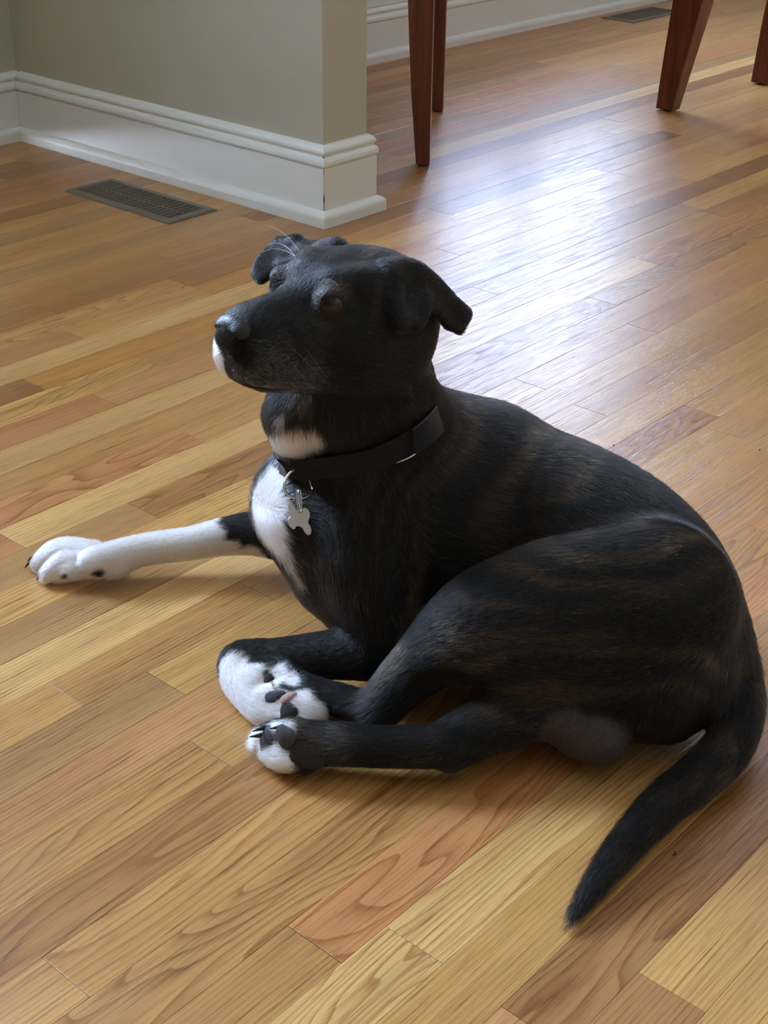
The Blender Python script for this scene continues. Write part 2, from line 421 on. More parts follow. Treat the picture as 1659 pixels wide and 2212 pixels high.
for r in range(r_lo, r_hi):
    y = ROW0+(r+0.5)*PW
    # in-row x range in view
    js = sorted(JOINTS.get(r, []))
    xs = [X0-0.05]
    while xs[-1] < X1:
        L = rng.uniform(0.45, 1.6)
        nx = xs[-1]+L
        for j in js:
            if xs[-1] < j < nx+0.22 and j-xs[-1] > 0.1:
                nx = j; break
        nj = [j for j in js if j > xs[-1]+0.01]
        if nj and nx > nj[0]-0.02: nx = nj[0]
        xs.append(min(nx, X1+0.05))
        if xs[-1] >= X1+0.049: break
    for a, b in zip(xs[:-1], xs[1:]):
        if b-a > 0.02: planks.append((r, y, a, b))
def vis(r, y, a, b):
    best = None
    for i in range(13):
        x = a+(b-a)*i/12
        u, v, t = proj((x, y, 0))
        if t > 0 and -30 < u < 1690 and -20 < v < 2240:
            if PX0-0.03 < x < PX1 and y > PY: continue
            best = t if best is None else min(best, t)
    return best
scored = [(vis(*p), p) for p in planks]
seen = sorted([s for s in scored if s[0] is not None], key=lambda s: s[0])
named = {s[1] for s in seen[:295]}
for mg in (500, 1100, 2000):      # then the boards just outside the frame, nearest first
    def near(r, y, a, b):
        best = None
        for i in range(9):
            u, v, t = proj((a+(b-a)*i/8, y, 0))
            if t > .3 and -mg < u < 1659+mg and -mg < v < 2212+mg and not (PX0-0.03 < a+(b-a)*i/8 < PX1 and y > PY): best = t if best is None else min(best, t)
        return best
    for d_, p_ in sorted([(near(*p), p) for p in planks if p not in named and near(*p) is not None], key=lambda q: q[0]):
        if len(named) < 295: named.add(p_)
print('planks in view', len(seen), 'total', len(planks))
rest = []
for n_, p in scored:
    r, y, a, b = p
    L = b-a
    k = None; cx = 0.0
    hits = [(py_, kk) for (tx, kk, py_) in tones.get(r, []) if a <= tx <= b]
    if hits: k = max(hits)[1]
    if k is None: k = rng.choice(['tan', 'tan', 'tan', 'yel', 'yel', 'brn', 'gry', 'red', 'pale', 'pnk', 'drk' if y > 1.6 else 'tan'])
    cath = 0.0
    q = rng.random()
    if q < 0.22: cath = rng.uniform(0.25, 0.6)
    for (rr, xx) in caths:
        if rr == r and a <= xx <= b: cath = rng.uniform(0.75, 1.0)
    j = rng.uniform(0.95, 1.05)
    col = srgb(*TONES[k])
    if p in named:
        vs, fs = plank_mesh(L)
        hit = [v for v in VENTS if v[0] < b and v[1] > a and v[2] < y+PW/2 and v[3] > y-PW/2]
        o = mesh_obj('plank', vs, fs, MF, sub, loc=((a+b)/2, y, rng.uniform(-0.00012, 0.00012)))
        o.color = (col[0]*j, col[1]*j, col[2]*j, cath)
    else: rest.append((p, col))
mb = MB()
for p, col in rest:
    r, y, a, b = p; vs, fs = plank_mesh(b-a)
    mb.add([(v[0]+(a+b)/2, v[1]+y, v[2]) for v in vs], fs)
ro = mb.build('plank_field', MF, sub); ro['kind'] = 'stuff'; ro.color = srgb(*TONES['tan'])[:3]+(0.1,)

# ------------------------------------------------------------------ floor registers
def register(name, cx, cy, lx, ly, along, nsl, label, slats_single):
    """flanged louvre plate; slats cross the short side; along='y' or 'x' is the long side"""
    rz = 0.0 if along == 'y' else -PI/2
    w, L = (lx, ly) if along == 'y' else (ly, lx)
    t = empty(name, (cx, cy, 0), label, 'vent', 'metal floor registers', rz)
    fl = 0.017; zt = 0.0042
    # flange with a sloping rim
    o = [(-w/2, -L/2), (w/2, -L/2), (w/2, L/2), (-w/2, L/2)]
    def ins(d, z): return [(x-math.copysign(d, x), y-math.copysign(d, y), z) for x, y in o]
    rings = [ins(0, 0.0003), ins(0.0, 0.0014), ins(0.005, zt), ins(fl, zt), ins(fl+0.001, 0.0012)]
    vs = [v for rg in rings for v in rg]; fs = []
    for i in range(len(rings)-1):
        for j in range(4): fs.append((i*4+j, i*4+(j+1) % 4, (i+1)*4+(j+1) % 4, (i+1)*4+j))
    mesh_obj('flange', vs, fs, M_VENT, t)
    MB().box(-w/2+fl-0.001, w/2-fl+0.001, -L/2+fl-0.001, L/2-fl+0.001, 0.0002, 0.0006).build('duct_shade_plate', M_DUCT, t)  # solid plate on the boards; shade of the hole painted as near-black
    iw = w/2-fl; il = L/2-fl
    allm = MB()
    for i in range(nsl):
        y = -il + 2*il*(i+0.5)/nsl; d = 2*il/nsl
        m = MB() if slats_single else allm
        yy0, yy1 = y-d*0.16, y+d*0.16
        m.add([(-iw, yy0, 0.0008), (iw, yy0, 0.0008), (iw, yy1, 0.0008), (-iw, yy1, 0.0008), (-iw, yy0+d*0.1, 0.0036), (iw, yy0+d*0.1, 0.0036), (iw, yy1, 0.0036), (-iw, yy1, 0.0036)],
              [(0,3,2,1),(4,5,6,7),(0,1,5,4),(1,2,6,5),(2,3,7,6),(3,0,4,7)])
        if slats_single: m.build('louver', M_VENT, t)
    if slats_single:
        MB().box(-0.002, 0.002, -il, il, 0.0007, 0.0022).build('rib', M_VENT, t)
    else:
        m = allm.build('louver', M_VENT, t)
    return t
register('floor_register', 1.753, 2.172, 0.122, 0.316, 'y', 20, 'bronze louvred metal floor register beside the beige wall end, left of the dog', True)
register('floor_register', 4.291, 2.620, 0.300, 0.128, 'x', 22, 'bronze floor register far back against the dining room baseboard', True)

# ------------------------------------------------------------------ dining chairs
def prism(rings):
    m = MB(); vs = [v for r in rings for v in r]; n = len(rings[0]); fs = []
    for i in range(len(rings)-1):
        for j in range(n): fs.append((i*n+j, i*n+(j+1) % n, (i+1)*n+(j+1) % n, (i+1)*n+j))
    fs.append(tuple(reversed(range(n)))); fs.append(tuple(range((len(rings)-1)*n, len(rings)*n)))
    return m.add(vs, fs)
def sq(x, y, z, a, b=None):
    b = b or a
    return [(x-a/2, y-b/2, z), (x+a/2, y-b/2, z), (x+a/2, y+b/2, z), (x-a/2, y+b/2, z)]
def chair(loc, rz, label, wf, dep, wr):
    """local +y is the way the chair faces; origin on the floor between the front legs"""
    t = empty('dining_chair', loc, label, 'chair', 'mahogany dining chairs', rz)
    for s in (-1, 1):
        x = s*wf/2
        l = prism([sq(x, (0.029-d_)/2, z_, w_, d_) for z_, w_, d_ in ((0.004,.029,.029),(.06,.031,.034),(.15,.034,.042),(.25,.036,.048),(.36,.038,.054),(.44,.038,.055))]).build('leg', M_MAH, t, bevel=0.0022)
        MB().tube([(x, 0, 0), (x, 0, 0.0045)], 0.011, 12).build('glide', M_GLIDE, l)
    for s in (-1, 1):
        x = s*wr/2; R = []
        for z, dy, a, b in ((0.004, -0.072, 0.038, 0.046), (0.06, -0.064, 0.041, 0.054), (0.14, -0.052, 0.046, 0.065), (0.24, -0.036, 0.052, 0.078), (0.36, -0.020, 0.056, 0.092),
                            (0.46, -0.012, 0.054, 0.080), (0.62, -0.01, 0.036, 0.042), (0.80, -0.045, 0.034, 0.034), (0.98, -0.09, 0.032, 0.028)):
            R.append(sq(x, -dep+dy, z, a, b))
        l = prism(R).build('leg', M_MAH, t, bevel=0.0022)
        MB().tube([(x, -dep-0.072, 0), (x, -dep-0.072, 0.0045)], 0.011, 12).build('glide', M_GLIDE, l)
    for (x0_, x1_, y0_, y1_) in ((-wf/2+0.0235, wf/2-0.0235, -0.014, 0.014), (-wr/2+0.02, wr/2-0.02, -dep-0.012, -dep+0.012)):
        MB().box(x0_, x1_, y0_, y1_, 0.375, 0.44).build('apron', M_MAH, t, bevel=0.002)
    for s in (-1, 1):
        a = Vector((s*wf/2, -0.024)); b = Vector((s*wr/2, -dep+0.027)); n_ = 0.012
        MB().add([(a.x-n_, a.y, 0.375), (a.x+n_, a.y, 0.375), (b.x+n_, b.y, 0.375), (b.x-n_, b.y, 0.375), (a.x-n_, a.y, 0.44), (a.x+n_, a.y, 0.44), (b.x+n_, b.y, 0.44), (b.x-n_, b.y, 0.44)],
                 [(0,3,2,1),(4,5,6,7),(0,1,5,4),(1,2,6,5),(2,3,7,6),(3,0,4,7)]).build('apron', M_MAH, t)
    hw, hr = wf/2+0.03, wr/2-0.022
    m = MB().add([(-hw, 0.03, 0.441), (hw, 0.03, 0.441), (hr, -dep+0.03, 0.441), (-hr, -dep+0.03, 0.441), (-hw, 0.03, 0.486), (hw, 0.03, 0.486), (hr, -dep+0.03, 0.486), (-hr, -dep+0.03, 0.486)],
                 [(0,3,2,1),(4,5,6,7),(0,1,5,4),(1,2,6,5),(2,3,7,6),(3,0,4,7)])
    m.build('seat', M_SEAT, t, bevel=0.016, seg=3)
    b = MB().box(-wr/2+0.018, wr/2-0.018, -dep-0.10, -dep-0.078, 0.88, 0.97).build('top_rail', M_MAH, t, bevel=0.004)
    MB().box(-wr/2+0.018, wr/2-0.018, -dep-0.006, -dep+0.014, 0.54, 0.585).build('cross_rail', M_MAH, t, bevel=0.003)
    for i in range(5):
        x = -0.12+0.06*i
        prism([sq(x, -dep+0.004, 0.585, 0.018, 0.012), sq(x, -dep-0.02, 0.70, 0.018, 0.012), sq(x, -dep-0.088, 0.89, 0.018, 0.012)]).build('spindle', M_MAH, t)
    return t
# chair behind the partition: its two front legs A and B are in view
A = np.array([2.343, 1.939]); B_ = np.array([2.752, 2.236])
mid = (A+B_)/2; v = B_-A; rz1 = math.atan2(v[1], v[0])+PI
# local x runs from B to A so that local +y (facing) points to -y/+x of the room
chair((mid[0], mid[1], 0), math.atan2(v[1], v[0])+PI, 'mahogany dining chair whose straight tapered front legs show just right of the wall end', float(np.linalg.norm(v)), 0.33, 0.36)
# chair facing the table: its raked rear legs are in view
chair((3.362, 1.385, 0), PI-0.045, 'mahogany dining chair at upper right with raked sabre rear legs', 0.46, 0.365, 0.445)

# ================================================================== the dog
# Smooth-union distance field of tapered bones and muscles, meshed once into one continuous body.
RG = np.array([0.660959694316229, -0.7503236169759977, 0.0]); RG /= np.linalg.norm(RG)     # to the right as seen by the photographer
GG = np.array([-RG[1], RG[0], 0.0])                                                        # away along the floor
UZ = np.array([0, 0, 1.0])
VOX = 0.0022
BB0 = np.array([0.60, 0.33, -0.010]); BB1 = np.array([1.36, 1.30, 0.50])
DIM = np.ceil((BB1-BB0)/VOX).astype(int)+1
AX = [BB0[i]+VOX*np.arange(DIM[i]) for i in range(3)]

BONES = []     # (a, b, radius, sense, hair length): how the coat lies
HLEN = [0.011]
class Field:
    def __init__(s, lo, hi, vox, k0=0.03):
        s.lo = np.array(lo, float); s.vox = vox
        s.dim = np.ceil((np.array(hi)-s.lo)/vox).astype(int)+1
        s.ax = [s.lo[i]+vox*np.arange(s.dim[i]) for i in range(3)]
        s.D = np.full(s.dim, 1.0, np.float32)
    def _box(s, lo, hi):
        a = np.clip(np.floor((lo-s.lo)/s.vox).astype(int), 0, s.dim-1); b = np.clip(np.ceil((hi-s.lo)/s.vox).astype(int)+1, 1, s.dim)
        sl = tuple(slice(a[i], b[i]) for i in range(3))
        X = s.ax[0][sl[0]][:, None, None]; Y = s.ax[1][sl[1]][None, :, None]; Z = s.ax[2][sl[2]][None, None, :]
        return sl, X, Y, Z
    def put(s, sl, d, k, op):
        D = s.D[sl]
        if op == 'u':
            h = np.maximum(k-np.abs(D-d), 0)/k if k > 0 else 0
            s.D[sl] = np.minimum(D, d)-(h*h*k*0.25 if k > 0 else 0)
        elif op == 's':
            h = np.maximum(k-np.abs(D+d), 0)/k
            s.D[sl] = np.maximum(D, -d)+h*h*k*0.25
    def cap(s, a, b, ra, rb, k=0.02, op='u', flat=None):
        a = np.array(a, float); b = np.array(b, float); R = max(ra, rb)+k+2*s.vox
        sl, X, Y, Z = s._box(np.minimum(a, b)-R, np.maximum(a, b)+R)
        ba = b-a; L2 = max(ba@ba, 1e-12)
        px, py, pz = X-a[0], Y-a[1], Z-a[2]
        h = np.clip((px*ba[0]+py*ba[1]+pz*ba[2])/L2, 0, 1)
        qx, qy, qz = px-h*ba[0], py-h*ba[1], pz-h*ba[2]
        d2 = qx*qx+qy*qy+qz*qz
        if flat is not None:       # squeeze across direction flat[0] by factor flat[1]
            n = np.array(flat[0], float); n /= np.linalg.norm(n); c = (qx*n[0]+qy*n[1]+qz*n[2])
            d2 = d2+c*c*(1/flat[1]**2-1)
        d = np.sqrt(d2)-(ra+(rb-ra)*h)
        s.put(sl, d.astype(np.float32), k, op)
    def chain(s, pts, k=0.02, op='u', sub=4, flow=1):
        """one tapered limb along a smooth curve through pts = [(point, radius), ...]"""
        P = np.array([p for p, r in pts], float); Rr = np.array([r for p, r in pts], float); n = len(P)
        if flow and op == 'u':
            for i in range(n-1): BONES.append((P[i], P[i+1], (Rr[i]+Rr[i+1])/2, flow, HLEN[0]))
        if n > 2:
            Q = []; S = []
            for i in range(n-1):
                p0, p1, p2, p3 = P[max(i-1, 0)], P[i], P[i+1], P[min(i+2, n-1)]; a0, a1, a2, a3 = Rr[max(i-1, 0)], Rr[i], Rr[i+1], Rr[min(i+2, n-1)]
                for j in range(sub):
                    u = j/sub; cr_ = lambda v0, v1, v2, v3: 0.5*(2*v1+(v2-v0)*u+(2*v0-5*v1+4*v2-v3)*u*u+(3*v1-v0-3*v2+v3)*u**3)
                    Q.append(cr_(p0, p1, p2, p3)); S.append(cr_(a0, a1, a2, a3))
            Q.append(P[-1]); S.append(Rr[-1]); P, Rr = np.array(Q), np.array(S)
        R = Rr.max()+k+2*s.vox
        sl, X, Y, Z = s._box(P.min(0)-R, P.max(0)+R)
        best = np.full(s.D[sl].shape, 9.0, np.float32); full = [z.start for z in sl]
        for i in range(len(P)-1):
            a, b = P[i], P[i+1]; rr = max(Rr[i], Rr[i+1])+k+2*s.vox
            s2, X, Y, Z = s._box(np.minimum(a, b)-rr, np.maximum(a, b)+rr)
            loc = tuple(slice(max(q.start-f, 0), q.stop-f) for q, f in zip(s2, full))
            ba = b-a; L2 = max(ba@ba, 1e-12); px_, py_, pz_ = X-a[0], Y-a[1], Z-a[2]
            h = np.clip((px_*ba[0]+py_*ba[1]+pz_*ba[2])/L2, 0, 1)
            qx, qy, qz = px_-h*ba[0], py_-h*ba[1], pz_-h*ba[2]
            d = np.sqrt(qx*qx+qy*qy+qz*qz)-(Rr[i]+(Rr[i+1]-Rr[i])*h)
            best[loc] = np.minimum(best[loc], d)
        s.put(sl, best, k, op)
    def ell(s, c, r, ax=None, k=0.02, op='u'):
        c = np.array(c, float); r = np.array(r, float); A = np.eye(3) if ax is None else np.array(ax, float)
        R = r.max()+k+2*s.vox
        sl, X, Y, Z = s._box(c-R, c+R)
        px, py, pz = X-c[0], Y-c[1], Z-c[2]
        u = [(px*A[i][0]+py*A[i][1]+pz*A[i][2]) for i in range(3)]
        k0 = np.sqrt(sum((u[i]/r[i])**2 for i in range(3))); k1 = np.sqrt(sum((u[i]/r[i]**2)**2 for i in range(3)))
        d = k0*(k0-1)/np.maximum(k1, 1e-6)
        s.put(sl, d.astype(np.float32), k, op)
    def tri(s, a, b, c, r, k=0.006):
        a, b, c = (np.array(v, float) for v in (a, b, c)); R = r+k+2*s.vox
        sl, X, Y, Z = s._box(np.minimum(np.minimum(a, b), c)-R, np.maximum(np.maximum(a, b), c)+R)
        sh = np.broadcast(X, Y, Z).shape
        P = np.stack([np.broadcast_to(X, sh), np.broadcast_to(Y, sh), np.broadcast_to(Z, sh)], -1)
        n = np.cross(b-a, a-c)
        def edge(p, q):
            e = q-p; w = P-p; h = np.clip((w@e)/(e@e), 0, 1); return ((w-h[..., None]*e)**2).sum(-1), (w@np.cross(e, n))
        d1, s1 = edge(a, b); d2, s2 = edge(b, c); d3, s3 = edge(c, a)
        inside = (np.sign(s1)+np.sign(s2)+np.sign(s3)) >= 2
        pl = ((P-a)@n)**2/(n@n)
        inside2 = (np.sign(s1)+np.sign(s2)+np.sign(s3)) <= -2
        d = np.sqrt(np.where(inside | inside2, pl, np.minimum(np.minimum(d1, d2), d3)))-r
        s.put(sl, d.astype(np.float32), k, 'u')
    def merge(s, o, k):
        h = np.maximum(k-np.abs(s.D-o.D), 0)/k
        s.D = np.minimum(s.D, o.D)-h*h*k*0.25
    def blur(s, n):
        D = s.D
        for _ in range(n):
            for a in range(3):
                D = np.moveaxis(D, a, 0); E = D.copy(); E[1:-1] = D[1:-1]*0.5+(D[:-2]+D[2:])*0.25; D = np.moveaxis(E, 0, a)
        s.D = np.ascontiguousarray(D)
    def sample(s, P):
        q = (np.asarray(P)-s.lo)/s.vox; q = np.clip(q, 0, np.array(s.dim)-1.001); i = q.astype(int); f = q-i; r = 0
        for dx in (0, 1):
            for dy in (0, 1):
                for dz in (0, 1):
                    w = (f[:, 0] if dx else 1-f[:, 0])*(f[:, 1] if dy else 1-f[:, 1])*(f[:, 2] if dz else 1-f[:, 2])
                    r = r+w*s.D[i[:, 0]+dx, i[:, 1]+dy, i[:, 2]+dz]
        return r
    def grad(s, P, e=0.002):
        P = np.asarray(P); G = np.stack([s.sample(P+v)-s.sample(P-v) for v in np.eye(3)*e], -1)
        return G/np.maximum(np.linalg.norm(G, axis=1), 1e-9)[:, None]
    def mesh(s):
        D = s.D; ins = D < 0; nx, ny, nz = D.shape
        c = ins[:-1, :-1, :-1].astype(np.int8)
        tot = sum(ins[i:nx-1+i, j:ny-1+j, k:nz-1+k].astype(np.int8) for i in (0, 1) for j in (0, 1) for k in (0, 1))
        act = (tot > 0) & (tot < 8)
        idx = np.full(act.shape, -1, np.int32); cells = np.argwhere(act); idx[act] = np.arange(len(cells))
        acc = np.zeros((len(cells), 3)); cnt = np.zeros(len(cells))
        off = [(i, j, k) for i in (0, 1) for j in (0, 1) for k in (0, 1)]
        val = {o: D[cells[:, 0]+o[0], cells[:, 1]+o[1], cells[:, 2]+o[2]] for o in off}
        for o in off:
            for a in range(3):
                if o[a] == 0:
                    o2 = list(o); o2[a] = 1; o2 = tuple(o2)
                    v0, v1 = val[o], val[o2]; m = (v0 < 0) != (v1 < 0)
                    t = np.where(m, v0/np.where(m, v0-v1, 1), 0)
                    p = np.array(o, float)[None, :].repeat(len(cells), 0); p[:, a] += t
                    acc[m] += p[m]; cnt[m] += 1
        V = s.lo+(cells+acc/cnt[:, None])*s.vox
        F = []
        for a in range(3):
            b, c_ = (a+1) % 3, (a+2) % 3
            sl0 = [slice(None)]*3; sl1 = [slice(None)]*3; sl0[a] = slice(0, -1); sl1[a] = slice(1, None)
            A, B = ins[tuple(sl0)], ins[tuple(sl1)]
            e = np.argwhere(A != B); ok = (e[:, b] > 0) & (e[:, c_] > 0) & (e[:, b] < idx.shape[b]) & (e[:, c_] < idx.shape[c_]) & (e[:, a] < idx.shape[a])
            e = e[ok]; up = A[e[:, 0], e[:, 1], e[:, 2]]
            def I(db, dc):
                q = e.copy(); q[:, b] -= db; q[:, c_] -= dc; return idx[q[:, 0], q[:, 1], q[:, 2]]
            q = np.stack([I(1, 1), I(0, 1), I(0, 0), I(1, 0)], -1)
            q[~up] = q[~up][:, ::-1]; F.append(q)
        return V, np.concatenate(F)

def px(r, t): return r*t/FPX
def nv(v): v = np.asarray(v, float); return v/np.linalg.norm(v)

# ---- torso, neck
T = Field(BB0, BB1, VOX)
def gz(p, z): return (CAM[2]-z)/(-(M.T @ np.array([(p[0]-829.5)/FPX, (p[1]-1106.0)/FPX, 1.0]))[2])
def ch(F, pts, k=0.02, **kw):
    """pts: (px, py, depth, radius)"""
    F.chain([(at(p[0], p[1], t=p[2]), p[3]) for p in pts], k, **kw)
ch(T, [(735,1085,1.40,.072),(880,1090,1.42,.112),(1010,1115,1.415,.109),(1110,1138,1.402,.102),(1200,1170,1.385,.099),(1300,1222,1.36,.095),(1385,1290,1.335,.086),(1450,1380,1.312,.066),(1462,1450,1.30,.052),(1440,1515,1.295,.036)], .02, sub=6)
ch(T, [(840,1080,1.40,.070),(720,1085,1.40,.052),(628,1085,1.40,.033)], .04, flow=0)
ch(T, [(720,1110,1.385,.060),(770,1235,1.40,.056),(815,1310,1.405,.040)], .03)
ch(T, [(900,1230,1.43,.07),(1100,1300,1.42,.06)], .05, flow=0)
ch(T, [(935,978,1.41,.044),(1040,1004,1.41,.057)], .03, flow=0)
ch(T, [(768,815,1.28,.068),(798,890,1.32,.067),(848,1005,1.375,.080)], .03)
ch(T, [(655,890,1.285,.033),(664,940,1.31,.028),(690,1000,1.335,.018)], .02)
ch(T, [(612,893,1.31,.016),(622,935,1.325,.013)], .02)
ch(T, [(835,1050,1.36,.058),(800,1200,1.345,.050),(850,1350,1.35,.038)], .03)
ch(T, [(628,1120,1.345,.016),(690,1260,1.375,.014)], .03)

T.blur(6)
# ---- left hind leg, folded on top
HLEN[0] = .0085
H1 = Field(BB0, BB1, VOX)
ch(H1, [(1400,1315,1.280,.077),(1240,1322,1.272,.069),(1085,1345,1.275,.055),(1000,1375,1.284,.042),(935,1415,1.292,.030),(870,1468,1.298,.0225),(830,1508,1.301,.0185),(806,1536,1.302,.0160)], .03, sub=6)
ch(H1, [(1380,1450,1.27,.052),(1150,1405,1.265,.040)], .03)
ch(H1, [(1400,1310,1.275,.070),(1400,1500,1.275,.036)], .03)
ch(H1, [(935,1412,1.30,.018),(870,1500,1.298,.011),(822,1548,1.298,.0120)], .015)
ch(H1, [(806,1534,1.302,.0160),(745,1516,1.312,.0150),(690,1500,1.322,.0140),(625,1478,1.338,.0150)], .008)
H1.blur(2)
# ---- right hind leg, underneath and forward
H2 = Field(BB0, BB1, VOX)
ch(H2, [(1330,1470,1.30,.045),(1240,1498,1.287,.040),(1160,1522,1.275,.032),(1080,1554,1.268,.0265),(1010,1583,1.262,.0220),(962,1607,1.253,.0195),(900,1612,1.253,.0180),(820,1613,1.255,.0172),(740,1608,1.257,.0180),(690,1607,1.259,.0185),(650,1612,1.262,.0170)], .02)
ch(H2, [(1150,1548,1.27,.014),(1060,1600,1.257,.0085),(978,1638,1.249,.0095)], .010)
HLEN[0] = .007
# sole turned to the viewer: toes
ch(H2, [(680,1592,1.257,.0120),(640,1583,1.256,.0125),(612,1586,1.262,.0112)], .004)
ch(H2, [(655,1598,1.266,.0125),(605,1586,1.270,.0125),(570,1592,1.274,.0100)], .004)
ch(H2, [(650,1622,1.264,.0130),(595,1610,1.269,.0120),(562,1607,1.274,.0085)], .006)
ch(H2, [(660,1640,1.256,.0115),(615,1638,1.258,.0110),(590,1628,1.264,.0095)], .006)
# ---- right front leg, stretched out
HLEN[0] = .005
F2 = Field(BB0, BB1, VOX)
ch(F2, [(720,1140,1.46,.045),(690,1168,1.520,.031),(620,1160,1.540,.0265),(550,1152,1.550,.0235),(480,1160,1.550,.0198),(410,1174,1.547,.0175),(345,1182,1.546,.0170),(300,1190,1.543,.0168),(255,1203,1.537,.0180),(215,1211,1.531,.0165),(195,1212,1.528,.0125)], .02)
ch(F2, [(240,1234,1.535,.0065),(262,1229,1.535,.0065)], .01)
for q in (((205,1187,.026,.0090),(150,1183,.025,.0115),(118,1190,.020,.0110),(98,1200,.0125,.0090)),
          ((200,1199,.028,.0100),(138,1194,.026,.0118),(104,1205,.020,.0115),(86,1217,.0125,.0092)),
          ((200,1215,.024,.0100),(150,1213,.023,.0120),(122,1226,.018,.0112),(104,1240,.0115,.0092)),
          ((215,1230,.018,.0100),(180,1226,.019,.0125),(148,1232,.0165,.0118),(126,1240,.0115,.0096))):
    ch(F2, [(a, b, gz((a, b), z), r) for a, b, z, r in q], .0022)
HLEN[0] = .0055
# ---- left front leg, folded with the paw curled back
F1 = Field(BB0, BB1, VOX)
ch(F1, [(850,1340,1.35,.036),(862,1400,1.352,.030),(760,1410,1.357,.0250),(680,1417,1.362,.0215),(600,1424,1.366,.0195),(535,1428,1.372,.0185)], .02)
ch(F1, [(560,1426,1.370,.0185),(515,1430,1.370,.0180),(520,1465,1.356,.0185),(545,1500,1.340,.0180),(575,1532,1.325,.0165),(608,1546,1.316,.0140)], .006)
ch(F1, [(560,1466,1.345,.0155),(610,1455,1.345,.0125)], .012)
# toes curled to the right
ch(F1, [(575,1505,1.325,.0120),(600,1500,1.318,.0105),(620,1504,1.314,.0085)], .004)
ch(F1, [(600,1541,1.316,.0120),(632,1550,1.308,.0120),(662,1550,1.302,.0100)], .004)
ch(F1, [(600,1518,1.318,.0110),(640,1520,1.309,.0115),(672,1532,1.302,.0095),(684,1545,1.300,.0075)], .004)
ch(F1, [(635,1500,1.322,.0080),(668,1508,1.316,.0085)], .004)
# ---- tail
HLEN[0] = .013
TL = Field(BB0, BB1, VOX)
ch(TL, [(1480,1320,1.33,.044),(1550,1385,1.310,.030)]+[(x, y, gz((x, y), z), r) for x, y, z, r in ((1590,1470,.046,.0225),(1593,1550,.036,.0212),(1565,1622,.026,.0202),(1508,1680,.0205,.0190),(1442,1730,.0185,.0172),
      (1385,1787,.0165,.0152),(1330,1851,.0140,.0125),(1289,1906,.0110,.0095),(1258,1950,.0080,.0064),(1236,1984,.0060,.0034))], .012)
# ---- head in its own frame
HLEN[0] = .0045
ang, pit = math.radians(42), math.radians(9)
hf0 = -math.cos(ang)*RG-math.sin(ang)*GG
HL = -math.cos(ang)*GG+math.sin(ang)*RG           # the dog's left
HF = nv(hf0*math.cos(pit)+UZ*math.sin(pit)); HU = nv(np.cross(HF, HL))
HC = at(774, 658, t=1.225)
def hp(f, l, u): return HC+HF*f+HL*l+HU*u
HD = Field(BB0, BB1, VOX)
HAX = [HF, HL, HU]
def he(f, l, u, rf, rl, ru, k=.02, op='u'): HD.ell(hp(f, l, u), (rf, rl, ru), HAX, k*.55, op)
def hcap(a, b, ra, rb, k=.02, op='u', **kw): HD.cap(hp(*a), hp(*b), ra, rb, k*.55, op, **kw)
he(-.002,0,.000,.074,.058,.049)
he(-.036,0,-.018,.036,.050,.046,k=.03)
def hch(pts, k=.01, **kw): HD.chain([(hp(*p[:3]), p[3]) for p in pts], k, sub=7, **kw)
BONES.append((hp(.06,0,.02), hp(-.05,0,.01), .05, 1, .0055)); BONES.append((hp(.05,.03,-.02), hp(-.05,.045,-.03), .035, 1, .0055)); BONES.append((hp(.05,-.03,-.02), hp(-.05,-.045,-.03), .035, 1, .0055))
for s_ in (-1, 1):
    he(.000,s_*.034,-.030,.050,.031,.036,k=.03)                 # cheeks
    hch([(.050,s_*.020,.026,.011),(.034,s_*.030,.030,.0115),(.012,s_*.039,.027,.011)],k=.014)   # brows
    hch([(.050,s_*.022,-.016,.027),(.085,s_*.0155,-.020,.0235),(.113,s_*.0125,-.022,.0200)],k=.015)
    hch([(.121,s_*.0115,-.036,.0145),(.105,s_*.0155,-.0405,.0165),(.075,s_*.0215,-.0415,.0170),(.045,s_*.029,-.0455,.0160),(.018,s_*.036,-.050,.012)],k=.012)   # flews
hch([(.040,0,.012,.022),(.070,0,.002,.0185),(.100,0,-.003,.0165),(.122,0,-.009,.0165),(.130,0,-.016,.0135)],k=.014,flow=-1)               # bridge
hch([(.108,0,-.034,.020),(.060,0,-.036,.030)],k=.02)
hch([(-.01,0,-.047,.034),(.040,0,-.043,.019)],k=.02,flow=-1)              # throat/jaw
for s_ in (-1, 1): hch([(.030,s_*.024,-.049,.011),(.065,s_*.017,-.0535,.0092),(.096,s_*.008,-.0535,.0078)],k=.008,flow=-1)    # lower jaw
he(.098,0,-.0560,.014,.0135,.0085,k=.006)
# mouth slit between flew and lower lip, philtrum
for s_ in (-1, 1):
    HD.chain([(hp(.126,s_*.012,-.0505), .0026),(hp(.112,s_*.020,-.0545), .0030),(hp(.092,s_*.0265,-.0580), .0032),(hp(.050,s_*.040,-.0610), .0020)], .003, op='s')
HD.chain([(hp(.139,0,-.030), .0014),(hp(.136,0,-.048), .0014)], .002, op='s')
# eye sockets and lids
EYE = [(.0625,-.0352,.0165),(.0625,.0352,.0165)]
ER = .0108
for (f, l, u) in EYE:
    s_ = np.sign(l)
    he(f-.003,l*.93,u+.0004,.0142,.0118,.0120,k=.016)
    # almond opening, cut open towards the front and the side
    o_ = nv(np.array([.55, s_*.83, .06]))
    c_ = np.array([f, l, u])+o_*.008
    ac = np.array([.83, -s_*.55, -.12])     # along the lids, inner corner forward
    for q_, r_ in ((-.0122, .0018), (-.0082, .0038), (-.0030, .0055), (.003, .0056), (.0080, .0040), (.0114, .0018)):
        a_ = c_+ac*q_; HD.cap(hp(*a_), hp(*(a_+o_*.012)), r_, r_*1.15, .0012, op='s')
